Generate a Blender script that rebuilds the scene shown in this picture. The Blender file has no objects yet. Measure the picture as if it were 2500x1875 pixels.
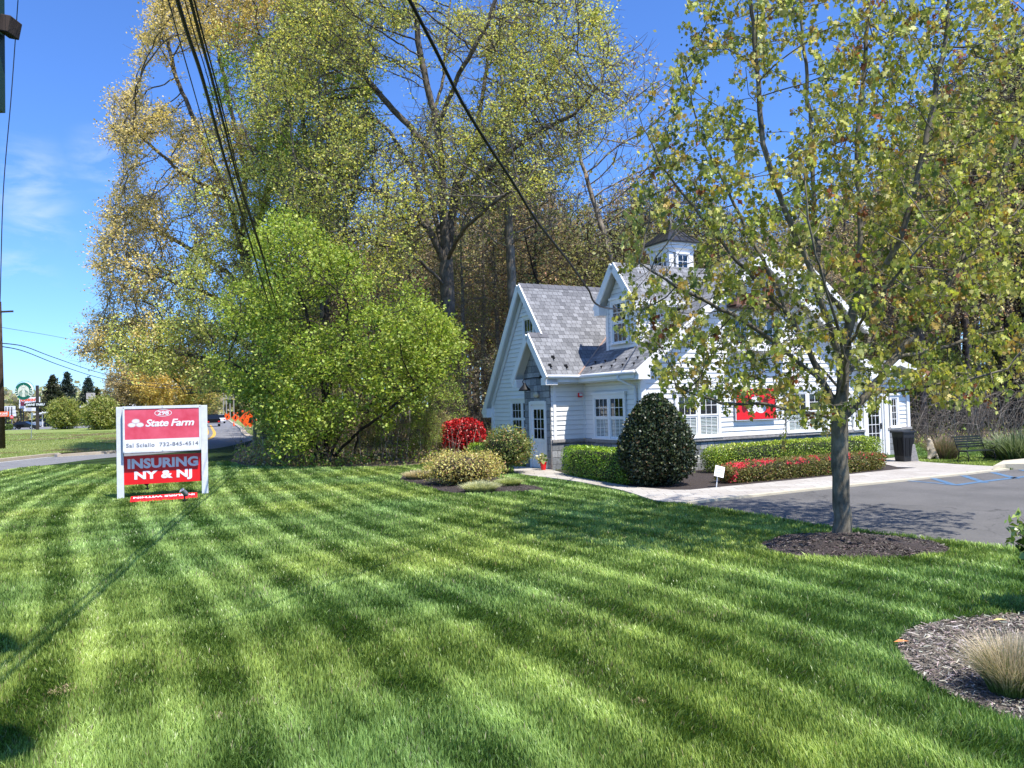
import bpy, math, random
import numpy as np
from mathutils import Matrix, Vector
R_ = math.radians
PI = math.pi
rng = np.random.default_rng(7)
random.seed(7)
scene = bpy.context.scene
col = scene.collection

# ------------------------------------------------------------------ camera
F, CX, CY = 1878.0, 1250.0, 937.5          # photograph is 2500 x 1875
PITCH, ROLL, EYE = R_(1.58), R_(1.49), 2.1
_cp, _sp, _cr, _sr = math.cos(PITCH), math.sin(PITCH), math.cos(ROLL), math.sin(ROLL)
CAM = np.array([[_cr, _sr, 0], [-_sr, _cr, 0], [0, 0, 1]]) @ np.array([[1, 0, 0], [0, _sp, -_cp], [0, _cp, _sp]])
cd = bpy.data.cameras.new('camera'); cam = bpy.data.objects.new('camera', cd); col.objects.link(cam)
cd.sensor_width = 36; cd.lens = 36 * F / 2500; cd.clip_start = 0.05; cd.clip_end = 3000
cam.matrix_world = Matrix(((CAM[0][0], -CAM[1][0], -CAM[2][0], 0), (CAM[0][1], -CAM[1][1], -CAM[2][1], 0),
                           (CAM[0][2], -CAM[1][2], -CAM[2][2], EYE), (0, 0, 0, 1)))
scene.camera = cam
def ray(x, y): return CAM.T @ np.array([(x - CX) / F, (y - CY) / F, 1.0])
def G(x, y, z=0.0):
    d = ray(x, y); t = (z - EYE) / d[2]; return np.array([0, 0, EYE]) + d * t
def D(x, y, dep):
    d = ray(x, y); return np.array([0, 0, EYE]) + d * dep / d[1]

# ------------------------------------------------------------------ sun, sky, exposure
SUN_EL = R_(62.5); SUN_H = (0.69, -0.724)      # horizontal direction towards the sun
sd = bpy.data.lights.new('sun', 'SUN'); so = bpy.data.objects.new('sun', sd); col.objects.link(so)
sd.energy = 5.0; sd.angle = R_(0.53); sd.color = (1.0, 0.955, 0.88)
sv = Vector((SUN_H[0] * math.cos(SUN_EL), SUN_H[1] * math.cos(SUN_EL), math.sin(SUN_EL)))
so.rotation_euler = sv.to_track_quat('Z', 'Y').to_euler()
world = bpy.data.worlds.new('World'); scene.world = world; world.use_nodes = True
nt = world.node_tree; nt.nodes.clear()
def N(nt, t, **k):
    n = nt.nodes.new(t)
    for a, b in k.items():
        if a.startswith('i_'):
            key = a[2:]; key = int(key) if key.isdigit() else key.replace('_', ' ')
            n.inputs[key].default_value = b
        else: setattr(n, a, b)
    return n
def L(nt, a, b): nt.links.new(a, b)
sky = N(nt, 'ShaderNodeTexSky', sky_type='NISHITA', sun_disc=False, sun_elevation=SUN_EL,
        sun_rotation=math.atan2(SUN_H[0], SUN_H[1]), air_density=1.0, dust_density=0.25, ozone_density=1.6)
hs = N(nt, 'ShaderNodeMix', data_type='RGBA', blend_type='MULTIPLY', i_0=1.0); hs.inputs[7].default_value = (.60, .93, 1.52, 1)
tc = N(nt, 'ShaderNodeTexCoord')
# a few thin clouds low in the western sky, placed by direction
clouds = None
cn = N(nt, 'ShaderNodeTexNoise', i_Scale=9.0, i_Detail=7.0, i_Roughness=0.58, i_Distortion=0.4)
mp = N(nt, 'ShaderNodeMapping'); mp.inputs['Scale'].default_value = (1, 1, 3.2)
L(nt, tc.outputs['Generated'], mp.inputs['Vector']); L(nt, mp.outputs['Vector'], cn.inputs['Vector'])
cr_ = N(nt, 'ShaderNodeMapRange', i_1=0.50, i_2=0.72); L(nt, cn.outputs['Fac'], cr_.inputs[0])
def blob(x, y, rad):
    d = ray(x, y); d = d / np.linalg.norm(d)
    v = N(nt, 'ShaderNodeVectorMath', operation='DISTANCE'); v.inputs[1].default_value = tuple(d)
    L(nt, tc.outputs['Generated'], v.inputs[0])
    m = N(nt, 'ShaderNodeMapRange', interpolation_type='SMOOTHSTEP', i_1=rad, i_2=0.0, i_3=0.0, i_4=1.0)
    L(nt, v.outputs['Value'], m.inputs[0]); return m.outputs[0]
acc = None
for bx, by, br in ((85, 535, .055), (60, 450, .07), (25, 680, .06), (255, 390, .05), (-150, 520, .1)):
    o = blob(bx, by, br)
    if acc is None: acc = o
    else:
        mx = N(nt, 'ShaderNodeMath', operation='MAXIMUM'); L(nt, acc, mx.inputs[0]); L(nt, o, mx.inputs[1]); acc = mx.outputs[0]
mm = N(nt, 'ShaderNodeMath', operation='MULTIPLY'); L(nt, acc, mm.inputs[0]); L(nt, cr_.outputs[0], mm.inputs[1])
mm2 = N(nt, 'ShaderNodeMath', operation='MULTIPLY', use_clamp=True); L(nt, mm.outputs[0], mm2.inputs[0]); mm2.inputs[1].default_value = .45
mix = N(nt, 'ShaderNodeMix', data_type='RGBA'); mix.inputs[7].default_value = (5.4, 6.2, 8.0, 1)
L(nt, sky.outputs[0], hs.inputs[6]); L(nt, hs.outputs[2], mix.inputs[6]); L(nt, mm2.outputs[0], mix.inputs[0])
bg = N(nt, 'ShaderNodeBackground', i_Strength=0.108); L(nt, mix.outputs[2], bg.inputs['Color'])
wo = N(nt, 'ShaderNodeOutputWorld'); L(nt, bg.outputs[0], wo.inputs['Surface'])
vs = scene.view_settings; vs.view_transform = 'Standard'; vs.look = 'None'; vs.gamma = 1; vs.exposure = 0.62
scene.cycles.max_bounces = 6; scene.cycles.transparent_max_bounces = 12
scene.cycles.diffuse_bounces = 3; scene.cycles.glossy_bounces = 3; scene.cycles.transmission_bounces = 4
scene.cycles.caustics_reflective = False; scene.cycles.caustics_refractive = False

# ------------------------------------------------------------------ materials
def new_mat(name):
    m = bpy.data.materials.new(name); m.use_nodes = True
    t = m.node_tree; b = t.nodes['Principled BSDF']; return m, t, b
def mat(name, c, rough=0.6, metal=0.0, noise=0.0, nscale=8.0, bump=0.0, bscale=40.0, spec=0.5, c2=None):
    m, t, b = new_mat(name)
    b.inputs['Roughness'].default_value = rough; b.inputs['Metallic'].default_value = metal
    b.inputs['Specular IOR Level'].default_value = spec
    co = N(t, 'ShaderNodeTexCoord')
    if noise > 0 or c2 is not None:
        n = N(t, 'ShaderNodeTexNoise', i_Scale=nscale, i_Detail=6.0, i_Roughness=0.6); L(t, co.outputs['Object'], n.inputs['Vector'])
        mr = N(t, 'ShaderNodeMapRange', i_1=0.3, i_2=0.7); L(t, n.outputs['Fac'], mr.inputs[0])
        x = N(t, 'ShaderNodeMix', data_type='RGBA'); L(t, mr.outputs[0], x.inputs[0])
        x.inputs[6].default_value = (*[v * (1 - noise) for v in c], 1)
        x.inputs[7].default_value = (*(c2 if c2 is not None else [min(1, v * (1 + noise)) for v in c]), 1)
        L(t, x.outputs[2], b.inputs['Base Color'])
    else: b.inputs['Base Color'].default_value = (*c, 1)
    if bump > 0:
        n = N(t, 'ShaderNodeTexNoise', i_Scale=bscale, i_Detail=5.0); L(t, co.outputs['Object'], n.inputs['Vector'])
        bp = N(t, 'ShaderNodeBump', i_Strength=bump, i_Distance=0.02); L(t, n.outputs['Fac'], bp.inputs['Height'])
        L(t, bp.outputs[0], b.inputs['Normal'])
    return m
def leaf_mat(name, rough=0.5, trans=0.45, spec=0.35, tsat=(1.1, 1.15, 0.6)):
    m, t, b = new_mat(name)
    a = N(t, 'ShaderNodeAttribute', attribute_name='tint')
    L(t, a.outputs['Color'], b.inputs['Base Color'])
    b.inputs['Roughness'].default_value = rough; b.inputs['Specular IOR Level'].default_value = spec
    tr = N(t, 'ShaderNodeBsdfTranslucent')
    vm = N(t, 'ShaderNodeVectorMath', operation='MULTIPLY'); vm.inputs[1].default_value = tsat
    L(t, a.outputs['Color'], vm.inputs[0]); L(t, vm.outputs[0], tr.inputs['Color'])
    ms = N(t, 'ShaderNodeMixShader', i_0=trans)
    L(t, b.outputs[0], ms.inputs[1]); L(t, tr.outputs[0], ms.inputs[2])
    L(t, ms.outputs[0], t.nodes['Material Output'].inputs['Surface']); return m
def tint_mat(name, rough=0.7):
    m, t, b = new_mat(name); a = N(t, 'ShaderNodeAttribute', attribute_name='tint')
    L(t, a.outputs['Color'], b.inputs['Base Color']); b.inputs['Roughness'].default_value = rough; return m
def bark_mat(name, c1, c2, scale=6.0, stretch=0.18, bump=0.6):
    m, t, b = new_mat(name)
    co = N(t, 'ShaderNodeTexCoord'); mp = N(t, 'ShaderNodeMapping'); mp.inputs['Scale'].default_value = (1, 1, stretch)
    L(t, co.outputs['Object'], mp.inputs['Vector'])
    n = N(t, 'ShaderNodeTexNoise', i_Scale=scale * 4, i_Detail=6.0, i_Roughness=0.65); L(t, mp.outputs[0], n.inputs['Vector'])
    n2 = N(t, 'ShaderNodeTexNoise', i_Scale=scale * .6, i_Detail=3.0); L(t, co.outputs['Object'], n2.inputs['Vector'])
    ad = N(t, 'ShaderNodeMath', operation='ADD'); L(t, n.outputs['Fac'], ad.inputs[0]); L(t, n2.outputs['Fac'], ad.inputs[1])
    mr = N(t, 'ShaderNodeMapRange', i_1=0.75, i_2=1.25); L(t, ad.outputs[0], mr.inputs[0])
    x = N(t, 'ShaderNodeMix', data_type='RGBA'); L(t, mr.outputs[0], x.inputs[0])
    x.inputs[6].default_value = (*c1, 1); x.inputs[7].default_value = (*c2, 1); L(t, x.outputs[2], b.inputs['Base Color'])
    bp = N(t, 'ShaderNodeBump', i_Strength=bump, i_Distance=0.03); L(t, n.outputs['Fac'], bp.inputs['Height']); L(t, bp.outputs[0], b.inputs['Normal'])
    b.inputs['Roughness'].default_value = 0.85; b.inputs['Specular IOR Level'].default_value = 0.2
    return m
def siding_mat():
    return mat('white_siding_paint', (.85, .83, .78), 0.45, noise=.04, nscale=1.5, bump=.12, bscale=60)
M = {}
M['siding'] = siding_mat()
M['lapshade'] = mat('lap_shadow_line', (.46, .46, .46), 0.8)  # grey that paints a shadow line under each siding lap
M['trim'] = mat('white_trim_paint', (.86, .84, .80), 0.4, noise=.03, nscale=2)
M['gutter'] = mat('gutter_metal', (.80, .81, .80), 0.3, noise=.06, nscale=3)
M['soffit'] = mat('soffit_vinyl', (.66, .66, .60), 0.5)
M['black'] = mat('black_metal', (.010, .010, .011), 0.6, spec=.3)
M['charcoal'] = mat('charcoal_plastic', (.018, .019, .022), 0.45, noise=.3, nscale=6)
M['darkroof'] = mat('standing_seam_metal', (.035, .033, .032), 0.38, metal=.4, noise=.15, nscale=5)
M['red'] = mat('red_sign_face', (.78, .012, .016), 0.35, noise=.04, nscale=3)
M['faded'] = mat('faded_red_sign_face', (.66, .05, .085), 0.4, noise=.05, nscale=2.5, c2=(.80, .13, .19))
M['white'] = mat('white_sign_face', (.82, .82, .82), 0.35, noise=.02)
M['grey'] = mat('grey_lettering', (.20, .21, .23), 0.5)
M['copper'] = mat('copper_flashing', (.38, .25, .19), 0.5, noise=.2, nscale=3)
M['alu'] = mat('brushed_metal', (.42, .43, .44), 0.4, metal=.7, noise=.15, nscale=9)
M['orange'] = mat('orange_road_sign', (.95, .11, .01), 0.5, noise=.05, nscale=4)
M['green'] = mat('dark_green_paint', (.01, .035, .022), 0.4)
M['wood'] = bark_mat('weathered_pole_wood', (.035, .024, .018), (.085, .06, .045), 5, .05, .5)
M['mulchdk'] = mat('dark_mulch', (.020, .014, .012), 0.95, c2=(.065, .048, .040), nscale=45, bump=1.0, bscale=60)
M['mulchlt'] = mat('greying_mulch', (.085, .070, .055), 0.95, c2=(.26, .22, .17), nscale=22, bump=1.0, bscale=70)
M['soil'] = mat('dark_soil', (.012, .010, .007), 0.95, noise=.4, nscale=10)
M['lamp'] = mat('lens_glass', (.75, .78, .8), 0.1)
M['amber'] = mat('frosted_glass_lamp', (.55, .52, .40), 0.25)
M['rope'] = mat('black_cable', (.008, .008, .009), 0.5)
def glass_mat(name, tint=(.02, .025, .028), alpha=0.55):
    m, t, b = new_mat(name)
    g = N(t, 'ShaderNodeBsdfGlossy', i_Roughness=0.015); g.inputs['Color'].default_value = (.85, .9, .95, 1)
    tr = N(t, 'ShaderNodeBsdfTransparent'); tr.inputs['Color'].default_value = (.55, .6, .6, 1)
    fr = N(t, 'ShaderNodeFresnel', i_IOR=1.9)
    ms = N(t, 'ShaderNodeMixShader'); L(t, fr.outputs[0], ms.inputs[0]); L(t, tr.outputs[0], ms.inputs[1]); L(t, g.outputs[0], ms.inputs[2])
    L(t, ms.outputs[0], t.nodes['Material Output'].inputs['Surface']); return m
M['glass'] = glass_mat('window_glass')
M['room'] = mat('dim_room', (.03, .03, .032), 0.9)
M['blind'] = mat('white_blind_slats', (.62, .68, .64), 0.5)
M['carpaint'] = mat('black_car_paint', (.008, .009, .012), 0.15)
M['carwhite'] = mat('white_car_paint', (.75, .76, .78), 0.2)
M['carglass'] = mat('dark_car_glass', (.01, .012, .015), 0.06)
M['tyre'] = mat('tyre_rubber', (.015, .015, .015), 0.8)
def brick_mat(name, c1, c2, mortar, bw, rh, ms_, rough=.8, bump=.5, off=.5, noise=.25, freq=2, squash=1.0, sqf=2):
    m, t, b = new_mat(name)
    uv = N(t, 'ShaderNodeUVMap', uv_map='uv')
    br = N(t, 'ShaderNodeTexBrick', offset=off, offset_frequency=freq, squash=squash, squash_frequency=sqf, i_Scale=1.0, i_Mortar_Size=ms_, i_Mortar_Smooth=.1, i_Bias=0.0)
    br.inputs['Brick Width'].default_value = bw; br.inputs['Row Height'].default_value = rh
    br.inputs['Color1'].default_value = (*c1, 1); br.inputs['Color2'].default_value = (*c2, 1); br.inputs['Mortar'].default_value = (*mortar, 1)
    L(t, uv.outputs[0], br.inputs['Vector'])
    n = N(t, 'ShaderNodeTexNoise', i_Scale=14.0, i_Detail=7.0, i_Roughness=.65); L(t, uv.outputs[0], n.inputs['Vector'])
    mr = N(t, 'ShaderNodeMapRange', i_1=.3, i_2=.7, i_3=1 - noise, i_4=1 + noise); L(t, n.outputs['Fac'], mr.inputs[0])
    vm = N(t, 'ShaderNodeVectorMath', operation='SCALE'); L(t, br.outputs['Color'], vm.inputs[0]); L(t, mr.outputs[0], vm.inputs['Scale'])
    L(t, vm.outputs[0], b.inputs['Base Color'])
    sub = N(t, 'ShaderNodeMath', operation='MULTIPLY_ADD'); L(t, br.outputs['Fac'], sub.inputs[0]); sub.inputs[1].default_value = -1.0
    ml = N(t, 'ShaderNodeMath', operation='MULTIPLY'); L(t, n.outputs['Fac'], ml.inputs[0]); ml.inputs[1].default_value = .5
    L(t, ml.outputs[0], sub.inputs[2])
    bp = N(t, 'ShaderNodeBump', i_Strength=bump, i_Distance=0.02); L(t, sub.outputs[0], bp.inputs['Height']); L(t, bp.outputs[0], b.inputs['Normal'])
    b.inputs['Roughness'].default_value = rough; b.inputs['Specular IOR Level'].default_value = .25
    return m
M['shingle'] = brick_mat('grey_slate_shingles', (.125, .127, .133), (.26, .262, .268), (.035, .035, .036), .20, .175, .006, .75, .5, noise=.2)
M['stone'] = brick_mat('grey_ashlar_stone', (.17, .18, .185), (.40, .40, .39), (.10, .10, .10), .42, .21, .008, .85, .9, squash=.62, sqf=3, noise=.3)
M['stonecap'] = mat('grey_stone_cap', (.30, .28, .26), .85, noise=.25, nscale=9, bump=.8, bscale=25)
M['pavers'] = brick_mat('stamped_paver_walk', (.37, .335, .29), (.46, .43, .38), (.17, .155, .135), .60, .40, .007, .9, .4, noise=.14)

# ------------------------------------------------------------------ object helpers
def tag(o, label=None, cat=None, group=None, kind=None):
    if label: o['label'] = label
    if cat: o['category'] = cat
    if group: o['group'] = group
    if kind: o['kind'] = kind
    return o
def empty(name, loc=(0, 0, 0), rz=0.0, label=None, cat=None, group=None):
    o = bpy.data.objects.new(name, None); col.objects.link(o); o.location = loc; o.rotation_euler = (0, 0, rz)
    o.empty_display_size = .2
    return tag(o, label, cat, group)
class MB:
    def __init__(s): s.v = []; s.f = []; s.m = []; s.uv = []
    def face(s, pts, mi=0, uv=None):
        n = len(s.v); s.v += [tuple(p) for p in pts]; s.f.append(tuple(range(n, n + len(pts)))); s.m.append(mi)
        s.uv.append(uv if uv is not None else [(p[0] + p[1], p[2]) for p in pts]); return s
    def box(s, x0, x1, y0, y1, z0, z1, mi=0):
        p = [(x0, y0, z0), (x1, y0, z0), (x1, y1, z0), (x0, y1, z0), (x0, y0, z1), (x1, y0, z1), (x1, y1, z1), (x0, y1, z1)]
        for q in ((3, 2, 1, 0), (4, 5, 6, 7), (0, 1, 5, 4), (1, 2, 6, 5), (2, 3, 7, 6), (3, 0, 4, 7)): s.face([p[i] for i in q], mi)
        return s
    def prism(s, poly, vec, mi=0):            # extrude polygon (3d pts) by vec
        a = [np.array(p, float) for p in poly]; b = [p + np.array(vec, float) for p in a]; n = len(a)
        s.face(a[::-1], mi); s.face(b, mi)
        for i in range(n): s.face([a[i], a[(i + 1) % n], b[(i + 1) % n], b[i]], mi)
        return s
    def beam(s, p, q, w, h, mi=0, up=(0, 0, 1)):
        p = np.array(p, float); q = np.array(q, float); d = q - p; d /= np.linalg.norm(d)
        a = np.cross(d, up)
        if np.linalg.norm(a) < 1e-6: a = np.cross(d, (1, 0, 0))
        a /= np.linalg.norm(a); b = np.cross(a, d)
        poly = [p - a * w / 2 - b * h / 2, p + a * w / 2 - b * h / 2, p + a * w / 2 + b * h / 2, p - a * w / 2 + b * h / 2]
        return s.prism(poly, q - p, mi)
    def tube(s, pts, r, k=8, mi=0, caps=True):
        pts = [np.array(p, float) for p in pts]; n = len(pts); rr = r if hasattr(r, '__len__') else [r] * n
        base = len(s.v); ref = None
        for i, p in enumerate(pts):
            d = pts[min(i + 1, n - 1)] - pts[max(i - 1, 0)]; d = d / (np.linalg.norm(d) + 1e-9)
            if ref is None: ref = np.cross(d, (0.31, 0.2, 0.93) if abs(d[2]) < .9 else (1, 0, 0))
            ref = ref - d * (ref @ d); ref /= np.linalg.norm(ref); b = np.cross(d, ref)
            for j in range(k):
                a = 2 * PI * j / k; s.v.append(tuple(p + rr[i] * (math.cos(a) * ref + math.sin(a) * b)))
        for i in range(n - 1):
            for j in range(k):
                q = (base + i * k + j, base + i * k + (j + 1) % k, base + (i + 1) * k + (j + 1) % k, base + (i + 1) * k + j)
                s.f.append(q); s.m.append(mi); s.uv.append([(j / k, i), ((j + 1) / k, i), ((j + 1) / k, i + 1), (j / k, i + 1)])
        if caps:
            for i0, rev in ((base, True), (base + (n - 1) * k, False)):
                q = tuple(range(i0, i0 + k)); q = q[::-1] if rev else q
                s.f.append(q); s.m.append(mi); s.uv.append([(0, 0)] * k)
        return s
    def lathe(s, prof, c=(0, 0, 0), k=16, mi=0, axis=None):   # prof: list of (r, z)
        base = len(s.v); c = np.array(c, float)
        for r, z in prof:
            for j in range(k):
                a = 2 * PI * j / k; s.v.append(tuple(c + np.array((r * math.cos(a), r * math.sin(a), z))))
        for i in range(len(prof) - 1):
            for j in range(k):
                s.f.append((base + i * k + j, base + i * k + (j + 1) % k, base + (i + 1) * k + (j + 1) % k, base + (i + 1) * k + j))
                s.m.append(mi); s.uv.append([(0, 0)] * 4)
        for i0, rev in ((base, True), (base + (len(prof) - 1) * k, False)):
            q = tuple(range(i0, i0 + k)); s.f.append(q[::-1] if rev else q); s.m.append(mi); s.uv.append([(0, 0)] * k)
        return s
    def xform(s, mtx, start=0):
        for i in range(start, len(s.v)): s.v[i] = tuple(mtx @ Vector(s.v[i]))
        return s
    def build(s, name, mats, parent=None, smooth=False, bevel=0.0, label=None):
        me = bpy.data.meshes.new(name); me.from_pydata(s.v, [], s.f)
        if not isinstance(mats, (list, tuple)): mats = [mats]
        for m in mats: me.materials.append(m)
        me.polygons.foreach_set('material_index', s.m)
        ul = me.uv_layers.new(name='uv'); ul.data.foreach_set('uv', [c for f in s.uv for p in f for c in p])
        if smooth: me.polygons.foreach_set('use_smooth', [True] * len(s.f))
        me.update()
        o = bpy.data.objects.new(name, me); col.objects.link(o)
        if parent is not None: o.parent = parent
        if bevel > 0:
            import bmesh
            b = bmesh.new(); b.from_mesh(me); bmesh.ops.remove_doubles(b, verts=b.verts, dist=1e-5); b.to_mesh(me); b.free()
            md = o.modifiers.new('bevel', 'BEVEL'); md.width = bevel; md.segments = 2; md.limit_method = 'ANGLE'
        if label: o['label'] = label
        return o
def np_mesh(name, verts, faces_flat, nper, mats, tint=None, parent=None, smooth=False, midx=None):
    """verts (n,3); faces_flat int array, every face has nper corners; tint (nf,3) per-face colour"""
    me = bpy.data.meshes.new(name); nf = len(faces_flat) // nper
    me.vertices.add(len(verts)); me.vertices.foreach_set('co', np.ascontiguousarray(verts, np.float32).ravel())
    me.loops.add(len(faces_flat)); me.loops.foreach_set('vertex_index', np.ascontiguousarray(faces_flat, np.int32))
    me.polygons.add(nf); me.polygons.foreach_set('loop_start', np.arange(0, nf * nper, nper, dtype=np.int32))
    me.polygons.foreach_set('loop_total', np.full(nf, nper, np.int32))
    if smooth: me.polygons.foreach_set('use_smooth', np.ones(nf, bool))
    for m in (mats if isinstance(mats, (list, tuple)) else [mats]): me.materials.append(m)
    if midx is not None: me.polygons.foreach_set('material_index', np.ascontiguousarray(midx, np.int32))
    if tint is not None:
        at = me.attributes.new('tint', 'FLOAT_COLOR', 'FACE')
        c = np.ones((nf, 4), np.float32); c[:, :3] = tint; at.data.foreach_set('color', c.ravel())
    me.update(calc_edges=True)
    o = bpy.data.objects.new(name, me); col.objects.link(o)
    if parent is not None: o.parent = parent
    return o
def text_obj(name, body, size, m, parent=None, mtx=None, extrude=.004, shear=0.0, bold=0.0, space=1.0, wx=1.0, align='CENTER', label=None):
    cu = bpy.data.curves.new(name, 'FONT'); cu.body = body; cu.size = size; cu.extrude = extrude; cu.shear = shear
    cu.offset = bold; cu.space_character = space; cu.align_x = align; cu.align_y = 'CENTER'; cu.resolution_u = 3
    to = bpy.data.objects.new(name, cu); col.objects.link(to)
    dg = bpy.context.evaluated_depsgraph_get(); me = bpy.data.meshes.new_from_object(to.evaluated_get(dg))
    bpy.data.objects.remove(to); bpy.data.curves.remove(cu)
    me.name = name; me.materials.clear(); me.materials.append(m)
    if wx != 1.0: me.transform(Matrix.Diagonal((wx, 1, 1, 1)))
    if mtx is not None: me.transform(mtx)
    o = bpy.data.objects.new(name, me); col.objects.link(o)
    if parent is not None: o.parent = parent
    if label: o['label'] = label
    return o
def copy_tree(o, parent=None):
    c = o.copy(); col.objects.link(c); c.parent = parent
    for ch in [x for x in list(o.children)]: copy_tree(ch, c)
    return c
def in_poly(x, y, poly):
    inside = np.zeros(len(x), bool); n = len(poly)
    for i in range(n):
        x0, y0 = poly[i][:2]; x1, y1 = poly[(i + 1) % n][:2]
        if y0 == y1: continue
        c = ((y0 > y) != (y1 > y)) & (x < (x1 - x0) * (y - y0) / (y1 - y0) + x0)
        inside ^= c
    return inside
def vnoise(x, y, s, seed=0):
    """cheap smooth value noise 0..1"""
    r = np.random.default_rng(seed); T = r.random((64, 64)); x = x / s + 100.3; y = y / s + 57.7
    xi = np.floor(x).astype(int); yi = np.floor(y).astype(int); fx = x - xi; fy = y - yi
    fx = fx * fx * (3 - 2 * fx); fy = fy * fy * (3 - 2 * fy)
    g = lambda a, b: T[a % 64, b % 64]
    return (g(xi, yi) * (1 - fx) + g(xi + 1, yi) * fx) * (1 - fy) + (g(xi, yi + 1) * (1 - fx) + g(xi + 1, yi + 1) * fx) * fy
def norm(a): return a / (np.linalg.norm(a, axis=-1, keepdims=True) + 1e-9)
# ================================================================== GROUND
def poly_sheet(name, pts, z, m, kind='structure'):
    mb = MB(); P = [(p[0], p[1], z) for p in pts]
    ar = sum(P[i][0] * P[(i + 1) % len(P)][1] - P[(i + 1) % len(P)][0] * P[i][1] for i in range(len(P)))
    if ar < 0: P = P[::-1]
    mb.face(P, 0, [(p[0], p[1]) for p in P])
    return tag(mb.build(name, m), kind=kind)
def slab(name, pts, z0, z1, m, kind='structure'):
    P = [np.array((p[0], p[1], z0)) for p in pts]
    ar = sum(P[i][0] * P[(i + 1) % len(P)][1] - P[(i + 1) % len(P)][0] * P[i][1] for i in range(len(P)))
    if ar < 0: P = P[::-1]
    mb = MB(); n = len(P)
    T = [p + np.array((0, 0, z1 - z0)) for p in P]
    mb.face(T, 0, [(p[0], p[1]) for p in T])
    for i in range(n): mb.face([P[i], P[(i + 1) % n], T[(i + 1) % n], T[i]], 0, [(0, 0), (1, 0), (1, .1), (0, .1)])
    return tag(mb.build(name, m), kind=kind)
def strip(pts, w, side=1):
    """offset polyline in xy: returns closed polygon"""
    P = [np.array(p[:2], float) for p in pts]; out = []
    for i, p in enumerate(P):
        d = P[min(i + 1, len(P) - 1)] - P[max(i - 1, 0)]; d /= np.linalg.norm(d); n = np.array((-d[1], d[0])) * side
        out.append(p + n * w)
    return P + out[::-1]
def spline(pts, n=8):
    P = [np.array(p[:2], float) for p in pts]; out = []
    for i in range(len(P) - 1):
        p0 = P[max(i - 1, 0)]; p1 = P[i]; p2 = P[i + 1]; p3 = P[min(i + 2, len(P) - 1)]
        for k in range(n):
            t = k / n; out.append(.5 * ((2 * p1) + (-p0 + p2) * t + (2 * p0 - 5 * p1 + 4 * p2 - p3) * t * t + (-p0 + 3 * p1 - 3 * p2 + p3) * t ** 3))
    out.append(P[-1]); return out
def turf_mat(name, c1, c2, c3, stripe_dir=-27, stripe_w=2.2, amp=.35, fine=60):
    m, t, b = new_mat(name); co = N(t, 'ShaderNodeTexCoord')
    n = N(t, 'ShaderNodeTexNoise', i_Scale=.6, i_Detail=9.0, i_Roughness=.72); L(t, co.outputs['Object'], n.inputs['Vector'])
    n2 = N(t, 'ShaderNodeTexNoise', i_Scale=float(fine), i_Detail=3.0); L(t, co.outputs['Object'], n2.inputs['Vector'])
    mp = N(t, 'ShaderNodeMapping'); mp.inputs['Rotation'].default_value = (0, 0, R_(-stripe_dir)); L(t, co.outputs['Object'], mp.inputs['Vector'])
    w = N(t, 'ShaderNodeTexWave', wave_type='BANDS', bands_direction='X', i_Scale=2 * PI / (20 * stripe_w) * 1.0, i_Distortion=1.2, i_Detail=2.0)
    L(t, mp.outputs[0], w.inputs['Vector'])
    mr = N(t, 'ShaderNodeMapRange', i_1=.32, i_2=.68); L(t, n.outputs['Fac'], mr.inputs[0])
    x = N(t, 'ShaderNodeMix', data_type='RGBA'); x.inputs[6].default_value = (*c1, 1); x.inputs[7].default_value = (*c2, 1); L(t, mr.outputs[0], x.inputs[0])
    mr2 = N(t, 'ShaderNodeMapRange', i_1=.25, i_2=.75, i_3=1 - amp, i_4=1 + amp); L(t, w.outputs['Fac'], mr2.inputs[0])
    mr3 = N(t, 'ShaderNodeMapRange', i_1=.3, i_2=.7, i_3=.55, i_4=1.45); L(t, n2.outputs['Fac'], mr3.inputs[0])
    mu = N(t, 'ShaderNodeMath', operation='MULTIPLY'); L(t, mr2.outputs[0], mu.inputs[0]); L(t, mr3.outputs[0], mu.inputs[1])
    vm = N(t, 'ShaderNodeVectorMath', operation='SCALE'); L(t, x.outputs[2], vm.inputs[0]); L(t, mu.outputs[0], vm.inputs['Scale'])
    L(t, vm.outputs[0], b.inputs['Base Color']); b.inputs['Roughness'].default_value = .9; b.inputs['Specular IOR Level'].default_value = .15
    bp = N(t, 'ShaderNodeBump', i_Strength=1.0, i_Distance=.05); L(t, n2.outputs['Fac'], bp.inputs['Height']); L(t, bp.outputs[0], b.inputs['Normal'])
    return m
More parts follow.
